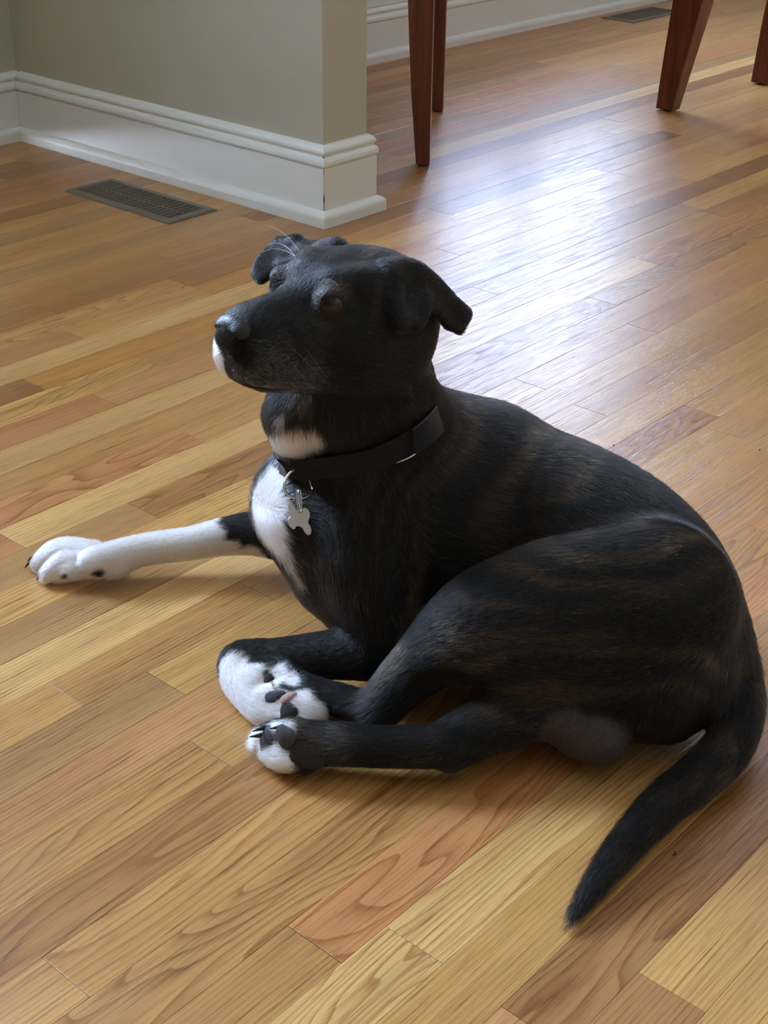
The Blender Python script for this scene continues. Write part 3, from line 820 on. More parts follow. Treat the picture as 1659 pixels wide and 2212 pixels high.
# ears: near one folded back, far one hanging forward
def E1(x, y, dt=0.0): return at(x, y, t=1.215+dt)
EA = Field(BB0, BB1, VOX)
ear = [E1(838,585,-.030),E1(905,590,-.016),E1(944,618,.000),E1(975,650,.012),E1(1006,676,.018),E1(994,712,.012),E1(966,700,.004),E1(945,668,-.008),E1(918,658,-.022),E1(905,694,-.030),E1(866,700,-.040)]
for (i, j, k_) in ((0,1,10),(1,9,10),(1,8,9),(1,2,8),(2,7,8),(2,3,7),(3,6,7),(3,4,6),(4,5,6)): EA.tri(ear[i], ear[j], ear[k_], .0042, k=0)
EA.chain([(E1(835,592,-.028),.013),(E1(880,584,-.018),.010),(E1(920,604,-.008),.0075),(E1(958,640,.006),.0050),(E1(1000,680,.016),.0040)], .010, flow=0)
EA.chain([(E1(842,600,-.036),.009),(E1(848,650,-.042),.0075),(E1(866,698,-.040),.0065)], .010, flow=0)
EA.chain([(E1(918,640,-.022),.0045),(E1(914,672,-.027),.0050),(E1(896,700,-.032),.0055)], .006, flow=0)
BONES.append((E1(850,585,-.03), E1(1000,690,.016), .02, 1, .0028)); BONES.append((E1(850,600,-.04), E1(890,700,-.03), .015, 1, .0028))
def E2(x, y, dt=0.0): return at(x, y, t=1.285+dt)
ear2 = [E2(668,548,-.02),E2(640,524,-.01),E2(604,524,.0),E2(578,542,.0),E2(560,568,-.01),E2(552,592,-.02),E2(563,606,-.025),E2(588,592,-.02),E2(620,570,-.02)]
for i in range(1, 7): EA.tri(ear2[0] if i < 2 else ear2[8], ear2[i], ear2[i+1], .0036, k=0)
EA.tri(ear2[0], ear2[2], ear2[8], .0036, k=0); EA.tri(ear2[0], ear2[1], ear2[2], .0036, k=0)
EA.cap(ear2[0], ear2[1], .008, .006, .008); EA.cap(hp(-.006,-.044,.034), ear2[0], .013, .010, .008); EA.cap(hp(.006,-.048,.028), ear2[8], .010, .007, .008); EA.cap(ear2[1], ear2[2], .0055, .004, .006)
BONES.append((ear2[0], ear2[5], .02, 1, .0028))
HLEN[0] = .0030
# scrotum
ch(TL, [(1232,1562,1.262,.0235),(1252,1582,1.260,.0235)], .010)
ch(TL, [(1285,1585,1.258,.0245),(1297,1598,1.257,.0235)], .006)
ch(TL, [(1290,1500,1.27,.020),(1270,1560,1.262,.020)], .02)

# merge
BODY = T
BODY.merge(HD, .014)
BODY.merge(H2, .010)
BODY.merge(F2, .014)
BODY.merge(F1, .012)
BODY.merge(TL, .014)
BODY.merge(H1, .012)
BODY.merge(EA, .004)
# rest on the boards
zz = AX[2] if False else BODY.ax[2]
pl = (0.0006-zz)[None, None, :].astype(np.float32)
BODY.D = np.maximum(BODY.D, np.broadcast_to(pl, BODY.D.shape))
V, Fq = BODY.mesh()
# keep the one large connected piece
par = np.arange(len(V))
def comp(V, F):
    lab = np.arange(len(V))
    E = np.concatenate([F[:, [0, 1]], F[:, [1, 2]], F[:, [2, 3]], F[:, [3, 0]]])
    while True:
        m = np.minimum(lab[E[:, 0]], lab[E[:, 1]]); old = lab.copy()
        np.minimum.at(lab, E[:, 0], m); np.minimum.at(lab, E[:, 1], m); lab = lab[lab]
        if (old == lab).all(): return lab
lab = comp(V, Fq); u_, c_ = np.unique(lab, return_counts=True)
print('body verts', len(V), 'pieces', sorted(c_.tolist())[-6:])
keep = lab == u_[c_.argmax()]
remap = -np.ones(len(V), int); remap[keep] = np.arange(keep.sum()); V = V[keep]; Fq = remap[Fq[keep[Fq[:, 0]]]]

def big_mesh(name, V, F, mat, parent=None):
    me = bpy.data.meshes.new(name); nf = len(F); k = F.shape[1]
    me.vertices.add(len(V)); me.vertices.foreach_set('co', np.asarray(V, np.float32).ravel())
    me.loops.add(nf*k); me.loops.foreach_set('vertex_index', np.asarray(F, np.int32).ravel())
    me.polygons.add(nf); me.polygons.foreach_set('loop_start', np.arange(nf, dtype=np.int32)*k)
    me.polygons.foreach_set('loop_total', np.full(nf, k, np.int32)); me.polygons.foreach_set('use_smooth', np.ones(nf, bool))
    me.update(calc_edges=True)
    if mat: me.materials.append(mat)
    o = bpy.data.objects.new(name, me); C.objects.link(o)
    if parent is not None: o.parent = parent
    return o
def surf(px, py, F=None, t0=0.95, off=0.0):
    """first point of the body met along a sight line"""
    F = F or BODY; d = M.T @ np.array([(px-829.5)/FPX, (py-1106.0)/FPX, 1.0]); ts = np.arange(t0, 1.62, 0.001)
    P = CAM+ts[:, None]*d; ok = ((P > F.lo+0.004) & (P < F.lo+F.vox*(np.array(F.dim)-3))).all(1)
    v = np.where(ok, F.sample(P), 1.0); i = np.argmax(v < 0)
    return CAM+d*(ts[i]-off) if v[i] < 0 else CAM+d*1.35

# ---- coat pattern: where white, brindle, grizzle and bare skin lie on the animal
rs = np.random.RandomState(5)
def vnoise(P, sc, seed=0):
    q = np.asarray(P)*sc+seed*17.3; i = np.floor(q).astype(np.int64); f = q-i; f = f*f*(3-2*f); r = 0
    def h(a, b, c):
        n = (a*73856093) ^ (b*19349663) ^ (c*83492791); n = (n ^ (n >> 13))*1274126177; return ((n ^ (n >> 16)) & 0xffff)/65535.0
    for dx in (0, 1):
        for dy in (0, 1):
            for dz in (0, 1):
                r = r+h(i[:, 0]+dx, i[:, 1]+dy, i[:, 2]+dz)*np.where(dx, f[:, 0], 1-f[:, 0])*np.where(dy, f[:, 1], 1-f[:, 1])*np.where(dz, f[:, 2], 1-f[:, 2])
    return r
def blob(P, c, r, soft=.006, sq=None):
    d = np.asarray(P)-c
    if sq is not None:
        n = nv(sq[0]); q = d@n; d = d+np.outer(q*(sq[1]-1), n)
    return np.clip((r-np.linalg.norm(d, axis=1))/soft+.5, 0, 1)
WH = []
for x, y, t in ((70,1222,1.535),(100,1222,1.53),(150,1215,1.53),(200,1212,1.53),(250,1202,1.537),(300,1192,1.543),(350,1182,1.546),(400,1175,1.547),(440,1168,1.549)): WH.append((at(x, y, t=t), .046 if x < 260 else .034, .004))
WH += [(at(500,1185,t=1.545), .0185, .004), (at(555,1190,t=1.548), .019, .005)]
for x, y, r in ((575,1090,.030),(590,1060,.024),(605,1030,.018),(590,1130,.024),(612,1170,.0135),(632,1205,.0105),(652,1240,.0085),(610,1110,.018)): WH.append((surf(x, y, off=-.012), r, .005))
for x, y, r in ((600,955,.015),(628,950,.018),(655,945,.015),(680,935,.010),(585,948,.013),(635,975,.014),(612,900,.006)): WH.append((surf(x, y, off=-.004), r, .005))
for x, y, r in ((505,1440,.0165),(500,1475,.021),(520,1510,.022),(550,1535,.020),(575,1480,.0165),(545,1460,.015),(600,1465,.013),(630,1475,.010),(600,1530,.019),(640,1540,.018),(675,1540,.013),(650,1512,.012),(560,1570,.018)): WH.append((surf(x, y, off=-.006), r, .004))
for x, y, r in ((560,1600,.0135),(590,1640,.0165),(620,1650,.0120),(600,1570,.0085),(575,1625,.0150),(628,1572,.0070)): WH.append((surf(x, y, off=-.004), r, .004))
WH += [(hp(.140,-.0120,-.034), .0098, .003), (hp(.137,-.0120,-.044), .0103, .003)]
BK = [(at(515,1118,t=1.54), .0185, .005), (at(545,1112,t=1.535), .020, .005), (surf(215,1239), .0055, .003), (surf(140,1245), .0035, .002), (surf(560,893), .012, .006), (surf(597,915), .007, .005), (surf(640,1130), .012, .006), (surf(575,1455), .0045, .002)]
GY = [(surf(600,790), .020, .02), (surf(650,820), .020, .02), (surf(560,815), .012, .01), (surf(640,848), .016, .01), (surf(470,1185), .006, .003), (surf(430,1190), .0055, .003), (surf(650,1600), .022, .012), (surf(720,1600), .020, .02)]
for x, y, r in ((515,800,.007),(540,812,.008),(565,822,.008),(590,830,.008),(620,838,.009),(655,850,.010)): GY += [(surf(x, y), r, .004)]*2
SKIN = [(at(1235,1570,t=1.262), .032, .006), (at(1292,1595,t=1.258), .033, .006)]
BR = [(surf(1150,1330), .12, .06), (surf(1350,1380), .13, .06), (surf(1480,1330), .08, .05), (surf(1000,1290), .06, .03), (surf(850,1180), .09, .05), (surf(950,1180), .09, .05), (surf(850,1260), .08, .05),
      (surf(925,770), .035, .02), (surf(790,555), .020, .012), (surf(1010,1440), .04, .02), (surf(1560,1640), .05, .03), (surf(1100,1100), .10, .06), (surf(650,585), .016, .015), (surf(700,560), .02, .015), (surf(780,1500), .03, .02), (surf(740,700), .04, .03)]
def coat(P, N=None):
    n = len(P); w = np.zeros(n); b = np.zeros(n); gr = np.zeros(n); sk = np.zeros(n); br = np.zeros(n)
    Pn = P+0.004*(np.stack([vnoise(P, 140, 1), vnoise(P, 140, 2), vnoise(P, 140, 3)], -1)-.5)
    for L, A in ((WH, w), (BK, b), (GY, gr), (SKIN, sk), (BR, br)):
        for c, r, s_ in L: np.maximum(A, blob(Pn, c, r, s_), out=A)
    w = w*(1-b)
    # brindle: thin rusty bars running down the flanks
    e1 = nv(at(1450,1150,t=1.35)-at(950,1000,t=1.38))
    u = P@e1
    st = vnoise(np.stack([u*95+6*vnoise(P, 14, 4), (P@UZ)*9, u*0], -1), 1, 7)
    vv = P@(-M[1]); st2 = vnoise(np.stack([vv*120+5*vnoise(P, 16, 4), (P@RG)*10, u*0], -1), 1, 8)
    th = blob(P, surf(1320,1360), .155, .05); st = st*(1-th)+st2*th
    st = np.clip((st-.42)*3.2, 0, 1)*(.35+.65*vnoise(P, 40, 9))
    return w, gr, sk, np.clip(st*(.28+.70*br), 0, 1)
CB = np.array([.0055, .0050, .0049]); CN = np.array([.105, .058, .028]); CW = np.array([.84, .82, .79]); CG = np.array([.30, .27, .24]); CS = np.array([.060, .040, .038])
w_, g_, s_k, b_ = coat(V)
vc = CB*(1-b_[:, None]*.45)+CN*b_[:, None]*.30
vc = vc*(1-g_[:, None]*.12)+CG*g_[:, None]*.12
vc = vc*(1-s_k[:, None])+CS*s_k[:, None]*(.65+.7*vnoise(V, 420, 3)[:, None])
vc = vc*(1-w_[:, None])+np.array([.74, .66, .61])*w_[:, None]

def coat_mat():
    t = NT('dog_coat'); a = t.n('Attribute', _attribute_name='coat'); tc = t.n('TexCoord').outputs['Object']
    f = t.noise(tc, 700.0, 3.0); return t.pr(a.outputs['Color'], 0.55, 0.25, 0.0, t.bump(f, 0.35, 0.0008))
dog = big_mesh('dog', V, Fq, coat_mat())
tag(dog, 'black brindle dog with white paws and chest lying on the oak floor, looking up', 'dog')
ca = dog.data.color_attributes.new('coat', 'FLOAT_COLOR', 'POINT')
ca.data.foreach_set('color', np.concatenate([vc, np.ones((len(V), 1))], 1).astype(np.float32).ravel())

# ---- coat of short hair
def flow_at(P):
    acc = np.zeros_like(P); hl = np.zeros(len(P)); ws = np.full(len(P), 1e-12)
    for a, b, r, sg, L in BONES:
        ba = b-a; h = np.clip(((P-a)@ba)/max(ba@ba, 1e-9), 0, 1); d = np.linalg.norm(P-a-h[:, None]*ba, axis=1)-r
        w = np.exp(-np.maximum(d, -.01)/.007); acc += w[:, None]*nv(ba)*sg; hl += w*L; ws += w
    return acc, hl/ws
def hair_mat():
    t = NT('dog_hair'); a = t.n('Attribute', _attribute_name='hair_color')
    o = t.n('BsdfHairPrincipled'); o.model = 'CHIANG'; o.parametrization = 'COLOR'
    t.set(o.inputs['Color'], a.outputs['Color']); o.inputs['Roughness'].default_value = 0.32
    o.inputs['Radial Roughness'].default_value = 0.45; o.inputs['IOR'].default_value = 1.42
    o.inputs['Coat'].default_value = 0.0
    t.t.links.new(o.outputs[0], t.out.inputs[0]); return t.m
M_HAIR = hair_mat()
def strands(name, K, R0, col, parent, label=None, taper=0.25):
    """K: (n, m, 3) control points"""
    n, m, _ = K.shape
    hc_ = bpy.data.hair_curves.new(name); hc_.add_curves([m]*n)
    hc_.position_data.foreach_set('vector', K.astype(np.float32).ravel())
    ra = hc_.attributes.new('radius', 'FLOAT', 'POINT')
    prof = np.linspace(1, taper, m); ra.data.foreach_set('value', (np.asarray(R0)[:, None]*prof[None, :]).astype(np.float32).ravel())
    cc = hc_.attributes.new('hair_color', 'FLOAT_COLOR', 'CURVE')
    cc.data.foreach_set('color', np.concatenate([col, np.ones((n, 1))], 1).astype(np.float32).ravel())
    hc_.materials.append(M_HAIR)
    o = bpy.data.objects.new(name, hc_); C.objects.link(o); o.parent = parent; o['kind'] = 'stuff'
    if label: o['label'] = label
    return o
NH = 430000
T0 = V[Fq[:, 0]]; T1 = V[Fq[:, 1]]; T2 = V[Fq[:, 2]]; T3 = V[Fq[:, 3]]
area = (np.linalg.norm(np.cross(T1-T0, T2-T0), axis=1)+np.linalg.norm(np.cross(T2-T0, T3-T0), axis=1))/2
fn = np.cross(T2-T0, T3-T1); fn /= np.maximum(np.linalg.norm(fn, axis=1), 1e-12)[:, None]
cen = (T0+T1+T2+T3)/4; toc = CAM-cen; toc /= np.linalg.norm(toc, axis=1)[:, None]
vis_ = (fn*toc).sum(1)
dens = np.where(vis_ > -.25, 1.0, .30)*np.where(cen[:, 2] < .004, .02, 1.0)
# finer coat on the head
hd = np.linalg.norm(cen-HC, axis=1); dens *= np.where(hd < .16, 1.7, 1.0)
for f_, l_, u_ in EYE:      # bare lid rims, no coat over the eyeball
    dens *= np.where(np.linalg.norm(cen-hp(f_+.004, l_*1.13, u_), axis=1) < .0105, 0.0, 1.0)
fl_v, hl_v = flow_at(cen)
for f_, l_, u_ in EYE: hl_v *= np.where(np.linalg.norm(cen-hp(f_, l_, u_), axis=1) < .022, .55, 1.0)
dens *= np.clip(.011/np.maximum(hl_v, .004), .8, 1.6)
_, _, skv, _ = coat(cen); dens *= 1-.75*skv
cdf = np.cumsum(area*dens); pick = np.searchsorted(cdf, rs.rand(NH)*cdf[-1]).clip(0, len(Fq)-1)
u = rs.rand(NH, 1); v_ = rs.rand(NH, 1)
RP = (T0[pick]*(1-u)+T1[pick]*u)*(1-v_)+(T3[pick]*(1-u)+T2[pick]*u)*v_
RN = BODY.grad(RP, .0025)
fl = fl_v[pick]; hl = hl_v[pick]
fl = fl+0.10*np.linalg.norm(fl, axis=1)[:, None]*(np.stack([vnoise(RP, 30, 11), vnoise(RP, 30, 12), vnoise(RP, 30, 13)], -1)-.5)*2
tg = fl-RN*(fl*RN).sum(1)[:, None]; tg /= np.maximum(np.linalg.norm(tg, axis=1), 1e-9)[:, None]
sd2 = np.cross(RN, tg)
tg = tg+sd2*(rs.randn(NH, 1)*.12)+sd2*((vnoise(RP, 160, 21)-.5)[:, None]*.3); tg /= np.linalg.norm(tg, axis=1)[:, None]
wq, gq, sq_, bq = coat(RP)
hl = hl*(.75+.5*rs.rand(NH))*(1+.25*wq)*(1-.5*sq_)
lift = (.26+.10*rs.randn(NH)).clip(.08, .6)[:, None]
L_ = hl[:, None]
K = np.stack([RP-RN*.0004, RP+L_*.5*(tg*np.cos(lift)+RN*np.sin(lift)), RP+L_*(tg*.985+RN*np.sin(lift)*.62)], 1)
K[:, :, 2] = np.maximum(K[:, :, 2], .0004)
rr = rs.rand(NH)
iw = rr < wq*1.02
ig = (~iw) & (rs.rand(NH) < gq*.42+.004)
ib = (~iw) & (~ig) & (rs.rand(NH) < bq*.75)
hcol = np.tile(CB*1.0, (NH, 1))*(.7+.6*rs.rand(NH, 1))
hcol[ib] = CN*(.45+.9*rs.rand(ib.sum(), 1))
hcol[ig] = CG*(.8+.5*rs.rand(ig.sum(), 1))
hcol[iw] = np.clip(CW*(.88+.22*rs.rand(iw.sum(), 1)), 0, .93)
sk_ = sq_ > .5; hcol[sk_ & ~iw] = CS*.8
strands('fur', K, np.full(NH, .000125)*(1+.25*wq), hcol, dog)

# whiskers and long brow hairs
def hairs(spec, name, col, r=.00016, label=None):
    Ks = []
    for p in spec:
        pts = [np.array(q) for q in p]; a, b, c = pts; Ks.append([a*(1-t_)**2+2*b*t_*(1-t_)+c*t_*t_ for t_ in np.linspace(0, 1, 6)])
    Ks = np.array(Ks); return strands(name, Ks, np.full(len(Ks), r), np.tile(np.array(col), (len(Ks), 1)), dog, label, .35)
def toward(p, d, l, bend=0.0): return [p, p+nv(d)*l*.5+UZ*bend, p+nv(d)*l]
E_L, E_R = EYE[1], EYE[0]
bw = [[surf(731,619), surf(718,598, off=.012), surf(702,606, off=.016)], [surf(733,620), surf(722,602, off=.010), surf(697,611, off=.012)], [surf(699,614), surf(694,611, off=.006), surf(688,613, off=.008)]]
q0 = hp(.044,-.036,.036)
bw += [[hp(.048,-.034,.037), hp(.050,-.050,.048), hp(.058,-.060,.040)], [hp(.046,-.036,.036), hp(.054,-.052,.043), hp(.062,-.060,.034)], [hp(.040,-.036,.038), hp(.046,-.050,.054), hp(.056,-.062,.056)]]
hairs(bw, 'brow_whiskers', (.82,.80,.76), .00022, 'long white brow hairs')
wk = []
for i in range(9):
    f0 = .128-.006*(i % 4); s0 = -1 if i < 5 else 1
    p = hp(f0, s0*.013, -.036-.004*(i//2 % 3)); wk.append(toward(p, HF*(.9-.1*i % .5)+HL*s0*(.5+.06*i)-HU*(.10*(i % 5)), .018+.002*(i % 4), -.001))
for (x, y, dx, dy, l) in ((620,740,70,70,.03),(610,755,60,80,.03),(640,760,60,60,.03),(600,775,50,60,.025),(655,745,50,70,.028),(630,790,50,55,.03),(590,800,30,40,.02)):
    a = surf(x, y); c = surf(x+dx, y+dy, off=.006); wk.append([a, (a+c)/2+(CAM-a)*.004, c])
hairs(wk, 'whiskers', (.62,.60,.56), .00013, 'fine pale whiskers')

# ---- eyes
def eye_mat():
    t = NT('eye'); tc = t.n('TexCoord').outputs['Object']
    s_ = t.n('SeparateXYZ'); nn = t.n('VectorMath', _operation='NORMALIZE'); t.set(nn.inputs[0], tc); t.set(s_.inputs[0], nn.outputs[0])
    f = t.noise(t.vmul(tc, (900, 900, 60)), 1.0, 2.0)
    c = t.ramp(s_.outputs['Z'], [(0.0, srgb(90,82,76)), (.56, srgb(110,100,94)), (.61, srgb(14,10,8)), (.70, srgb(44,30,20)), (.84, srgb(66,44,28)), (.885, srgb(8,6,6)), (1.0, srgb(4,4,5))])
    c = t.mix(t.math('MULTIPLY', f, .5), c, (0.02, 0.012, 0.008, 1))
    return t.pr(c, 0.06, 0.3, 0.0, None, Coat_Weight=0.5, Coat_Roughness=0.01)
M_EYE = eye_mat()
def ball(name, c, r, mat, parent, axis=None, sc=(1, 1, 1), n=24, label=None):
    vs = []; fs = []; m_ = n//2
    for i in range(m_+1):
        th = PI*i/m_
        for j in range(n): vs.append((math.sin(th)*math.cos(2*PI*j/n)*r*sc[0], math.sin(th)*math.sin(2*PI*j/n)*r*sc[1], math.cos(th)*r*sc[2]))
    for i in range(m_):
        for j in range(n): fs.append((i*n+j, (i+1)*n+j, (i+1)*n+(j+1) % n, i*n+(j+1) % n))
    o = mesh_obj(name, vs, fs, mat, parent, True)
    rot = Vector(axis).to_track_quat('Z', 'Y').to_matrix().to_4x4() if axis is not None else Matrix.Identity(4)
    o.matrix_world = Matrix.Translation(Vector(c)) @ rot
    if label: o['label'] = label
    return o
for f, l, u in EYE:
    s_ = np.sign(l); ball('eye', hp(f-.0030, l-s_*.0043, u), .0119, M_EYE, dog, tuple(nv(HF*.78+HL*s_*.55+HU*.22)), label='glossy dark brown eye')

# ---- dark lip edge where the muzzle meets the lower jaw
lp = [surf(x, y, off=.0012) for x, y in ((487,806),(503,800),(522,806),(545,818),(572,829),(600,838))]
MB().tube([tuple(p) for p in lp], [.0004,.0009,.0011,.0011,.0009,.0004], 10).build('lip', simple('lip_skin', srgb(40, 34, 34), 0.5, 0.4), dog, True)
# ---- nose leather
NF = Field(hp(.128,0,-.010)-.034, hp(.128,0,-.010)+.034, .0009)
NF.ell(hp(.1295,0,-.0085), (.0125,.0175,.0125), HAX, .004)
for s_ in (-1, 1):
    NF.ell(hp(.131,s_*.0105,-.0115), (.0115,.0088,.0098), HAX, .004)
NF.ell(hp(.133,0,-.020), (.0080,.0060,.0100), HAX, .005)
for s_ in (-1, 1):
    NF.chain([(hp(.1440,s_*.0068,-.0115), .0024),(hp(.1425,s_*.0108,-.0135), .0034),(hp(.1380,s_*.0160,-.0160), .0024),(hp(.1320,s_*.0195,-.0140), .0012)], .0016, op='s')
NF.chain([(hp(.1430,0,-.006), .0006),(hp(.1425,0,-.016), .0009),(hp(.1405,0,-.028), .0010)], .0015, op='s')
NV, NQ = NF.mesh()
def nose_mat():
    t = NT('nose_leather'); tc = t.n('TexCoord').outputs['Object']
    vo = t.n('TexVoronoi', _feature='F1'); t.set(vo.inputs['Vector'], tc); vo.inputs['Scale'].default_value = 900
    return t.pr(srgb(20, 19, 21), 0.42, 0.45, 0.0, t.bump(vo.outputs['Distance'], 0.5, 0.0004))
no = big_mesh('nose', NV, NQ, nose_mat(), dog)

# ---- pads and claws
M_PAD = simple('paw_pad_skin', srgb(84, 80, 82), 0.85, 0.15, nscale=900, nstr=0.5, var=0.4)
M_PAD2 = simple('paw_pad_dark', srgb(58, 51, 49), 0.85, 0.15, nscale=900, nstr=0.5, var=0.4)
M_PINK = simple('paw_pad_pink', srgb(176, 140, 128), 0.6, 0.3, nscale=900, nstr=0.4, var=0.25)
M_CLAW = simple('claw_horn', srgb(34, 28, 26), 0.35, 0.5)
M_CLAW2 = simple('claw_pale', srgb(176, 134, 118), 0.35, 0.5)
def pad(px_, py_, rx, ry, rot, mat, sink=.0, label=None, thick=.5):
    """flattened cushion lying on the skin; rx, ry in metres, rot in degrees in the skin plane"""
    c = surf(px_, py_); n = BODY.grad(c[None], .004)[0]
    e1 = nv(RG-n*(RG@n)); e2 = np.cross(n, e1); a = math.radians(rot); e = e1*math.cos(a)-e2*math.sin(a)*1.0
    f = np.cross(n, e); vs = []; fs = []; N_ = 20
    for i in range(7):
        th = PI*0.5*i/6
        for j in range(N_):
            p = 2*PI*j/N_; q = math.sin(th); sq2 = 1+.10*math.cos(3*p)
            vs.append(c+e*(q*math.cos(p)*rx*sq2)+f*(q*math.sin(p)*ry*sq2)+n*((math.cos(th))*min(rx, ry)*thick-sink))
    for i in range(6):
        for j in range(N_): fs.append((i*N_+j, (i+1)*N_+j, (i+1)*N_+(j+1) % N_, i*N_+(j+1) % N_))
    # drop the rim into the skin
    b = len(vs); vs += [c+(vs[6*N_+j]-c)*.92-n*.004 for j in range(N_)]
    for j in range(N_): fs.append((6*N_+j, b+j, b+(j+1) % N_, 6*N_+(j+1) % N_))
    o = mesh_obj('paw_pad', vs, fs, mat, dog, True)
    if label: o['label'] = label
    return o
pad(617,1592,.0095,.0108,-20,M_PAD,.0,'grey toe pad')
pad(578,1596,.0075,.0115,20,M_PAD,.0,'grey toe pad')
pad(662,1633,.0165,.0118,25,M_PAD2,.0,'dark central pad of the hind paw', .30)
pad(624,1538,.0095,.0100,0,M_PAD2,.0,'dark brown toe pad')
pad(581,1470,.0055,.0070,0,M_PAD2,-.0005,'small black carpal pad', .7)
pad(592,1504,.0110,.0055,-15,M_PAD,.0,'grey central pad of the folded front paw', .5)
pad(622,1507,.0085,.0045,-20,M_PINK,.0,'pinkish pad', .6)
def claw(p, mat, r=.0022, label=None):
    pts = [np.array(q) for q in p]; k_ = 6; P_ = [pts[0]*(1-t_)**2+2*pts[1]*t_*(1-t_)+pts[2]*t_*t_ for t_ in np.linspace(0, 1, k_)]
    o = MB().tube([tuple(q) for q in P_], [r*(1-.8*(i/(k_-1))**1.3) for i in range(k_)], 10).build('claw', mat, dog, True)
    if label: o['label'] = label
def cz(x, y, z): return at(x, y, t=gz((x, y), z))
claw([cz(78,1212,.013), cz(62,1212,.013), cz(54,1227,.003)], M_CLAW, .0026)
claw([cz(88,1202,.015), cz(68,1200,.015), cz(59,1213,.004)], M_CLAW, .0026)
claw([cz(96,1238,.011), cz(82,1244,.010), cz(80,1254,.003)], M_CLAW, .0026)
claw([cz(122,1232,.015), cz(96,1236,.015), cz(87,1252,.004)], M_CLAW2, .0036, 'pale pink claw')
claw([surf(572,1572,off=.002), surf(564,1574,off=.006), surf(570,1580,off=.010)-RG*.010], M_CLAW)
claw([surf(612,1570,off=-.001), surf(603,1571,off=.003), surf(598,1574,off=.005)-RG*.006], M_CLAW, .0028)
claw([surf(566,1588,off=.0), surf(562,1590,off=.003)-RG*.004, surf(566,1592,off=.004)-RG*.011], M_CLAW)
claw([surf(586,1476,off=-.001), surf(590,1474,off=.005), surf(588,1482,off=.006)], M_CLAW2, .0016, 'thin pale dewclaw')

# ================================================================== collar, ring and tag
M_WEB = simple('black_webbing', srgb(26, 27, 30), 0.75, 0.35, nscale=1500, nstr=0.3)
M_PLA = simple('black_plastic', srgb(38, 38, 44), 0.38, 0.5)
M_STEEL = simple('steel', (0.62, 0.60, 0.58, 1), 0.22, 0.5, 1.0)
pa, pb, pc = surf(655,1030), surf(790,990), surf(936,893)
cn = -nv(.045*M[0]+.105*M[1]+.056*M[2])
mid_ = (pa+pc)/2
# centre of the neck section in that plane
ax0, ax1 = at(768,815,t=1.28), at(862,1000,t=1.375)
cc0 = ax0+(ax1-ax0)*(((pb-ax0)@cn)/((ax1-ax0)@cn))
sh_ = -M[0]*.034; cc0 = cc0+sh_-cn*(sh_@cn)
e1 = nv(pa-cc0-cn*((pa-cc0)@cn)); e2 = np.cross(cn, e1)
def radius(th, h):
    d = e1*math.cos(th)+e2*math.sin(th); rs_ = np.arange(.03, .17, .0006); v = BODY.sample(cc0+cn*h+rs_[:, None]*d)
    i = np.argmax(v > 0); r_ = rs_[i] if v[i] > 0 else .1; return min(r_, .093+.04*max(0.0, .6-float(d@M[0])))
NA = 96
HW = .0125
tabl = np.array([[min(radius(2*PI*i/NA, h), .125) for i in range(NA)] for h in (-HW, 0, HW)])
for _ in range(4): tabl = (np.roll(tabl, 1, 1)+2*tabl+np.roll(tabl, -1, 1))/4
def cpt(th, k, off):
    i = th/(2*PI)*NA; a = int(math.floor(i)) % NA; f = i-math.floor(i); u = (k+1)/2*2
    j = min(int(u), 1); g2 = u-j
    r0 = tabl[j, a]*(1-f)+tabl[j, (a+1) % NA]*f; r1 = tabl[j+1, a]*(1-f)+tabl[j+1, (a+1) % NA]*f
    r = r0*(1-g2)+r1*g2+off
    return cc0+cn*(k*HW)+(e1*math.cos(th)+e2*math.sin(th))*r
def band(th0, th1, off, thick, ribs, k0=-1.0, k1=1.0):
    n = max(int(abs(th1-th0)*.075/(.00135/2 if ribs else .004)), 4); vs = []; fs = []
    full = abs(abs(th1-th0)-2*PI) < 1e-6
    m = n if full else n+1
    for i in range(m):
        th = th0+(th1-th0)*i/n; rb = .00035*(i % 2) if ribs else 0
        sec = [(k0, off), (k0, off+thick*.8), (k0+.06, off+thick+rb), ((k0+k1)/2, off+thick+rb), (k1-.06, off+thick+rb), (k1, off+thick*.8), (k1, off), ((k0+k1)/2, off)]
        vs += [cpt(th, k, o_) for k, o_ in sec]
    for i in range(n):
        for j in range(8):
            a, b = i*8, ((i+1) % m)*8; fs.append((a+j, b+j, b+(j+1) % 8, a+(j+1) % 8))
    if not full: fs.append(tuple(range(8))); fs.append(tuple(reversed(range((m-1)*8, m*8))))
    return vs, fs
col = empty('dog_collar', tuple(cc0), 'black ribbed nylon collar with a steel ring around the dog\'s neck', 'collar')
bpy.context.view_layer.update()
inv = col.matrix_world.inverted() if False else Matrix.Translation(-Vector(cc0))
def cpart(name, vs, fs, mat, smooth=False, label=None, parent=None):
    o = mesh_obj(name, [tuple(inv @ Vector(v)) for v in vs], fs, mat, parent or col, smooth)
    if label: o['label'] = label
    return o
def ang_of(p):
    d = p-cc0; return math.atan2(d@e2, d@e1) % (2*PI)
A1 = ang_of(surf(640,1022)); A2 = ang_of(surf(862,955)); A3 = ang_of(surf(905,920)); A0 = ang_of(surf(625,1010))
sgn = 1 if ((A2-A1) % (2*PI)) < PI else -1
vs, fs = band(0, 2*PI, .0012, .0020, True); cpart('webbing', vs, fs, M_WEB)
span = ((A2-A1)*sgn) % (2*PI)
vs, fs = band(A1, A1+sgn*span, .0034, .0018, True); cpart('webbing_fold', vs, fs, M_WEB)
vs, fs = band(A1-sgn*.32, A1-sgn*.02, .0034, .0040, False, -.92, .92); cpart('buckle', vs, fs, M_PLA, label='grey-black plastic buckle end')
vs, fs = band(A2+sgn*.10, A2+sgn*.50, .0034, .0045, False, -1.15, 1.05); cpart('slider', vs, fs, M_PLA, label='dark plastic slider at the nape')
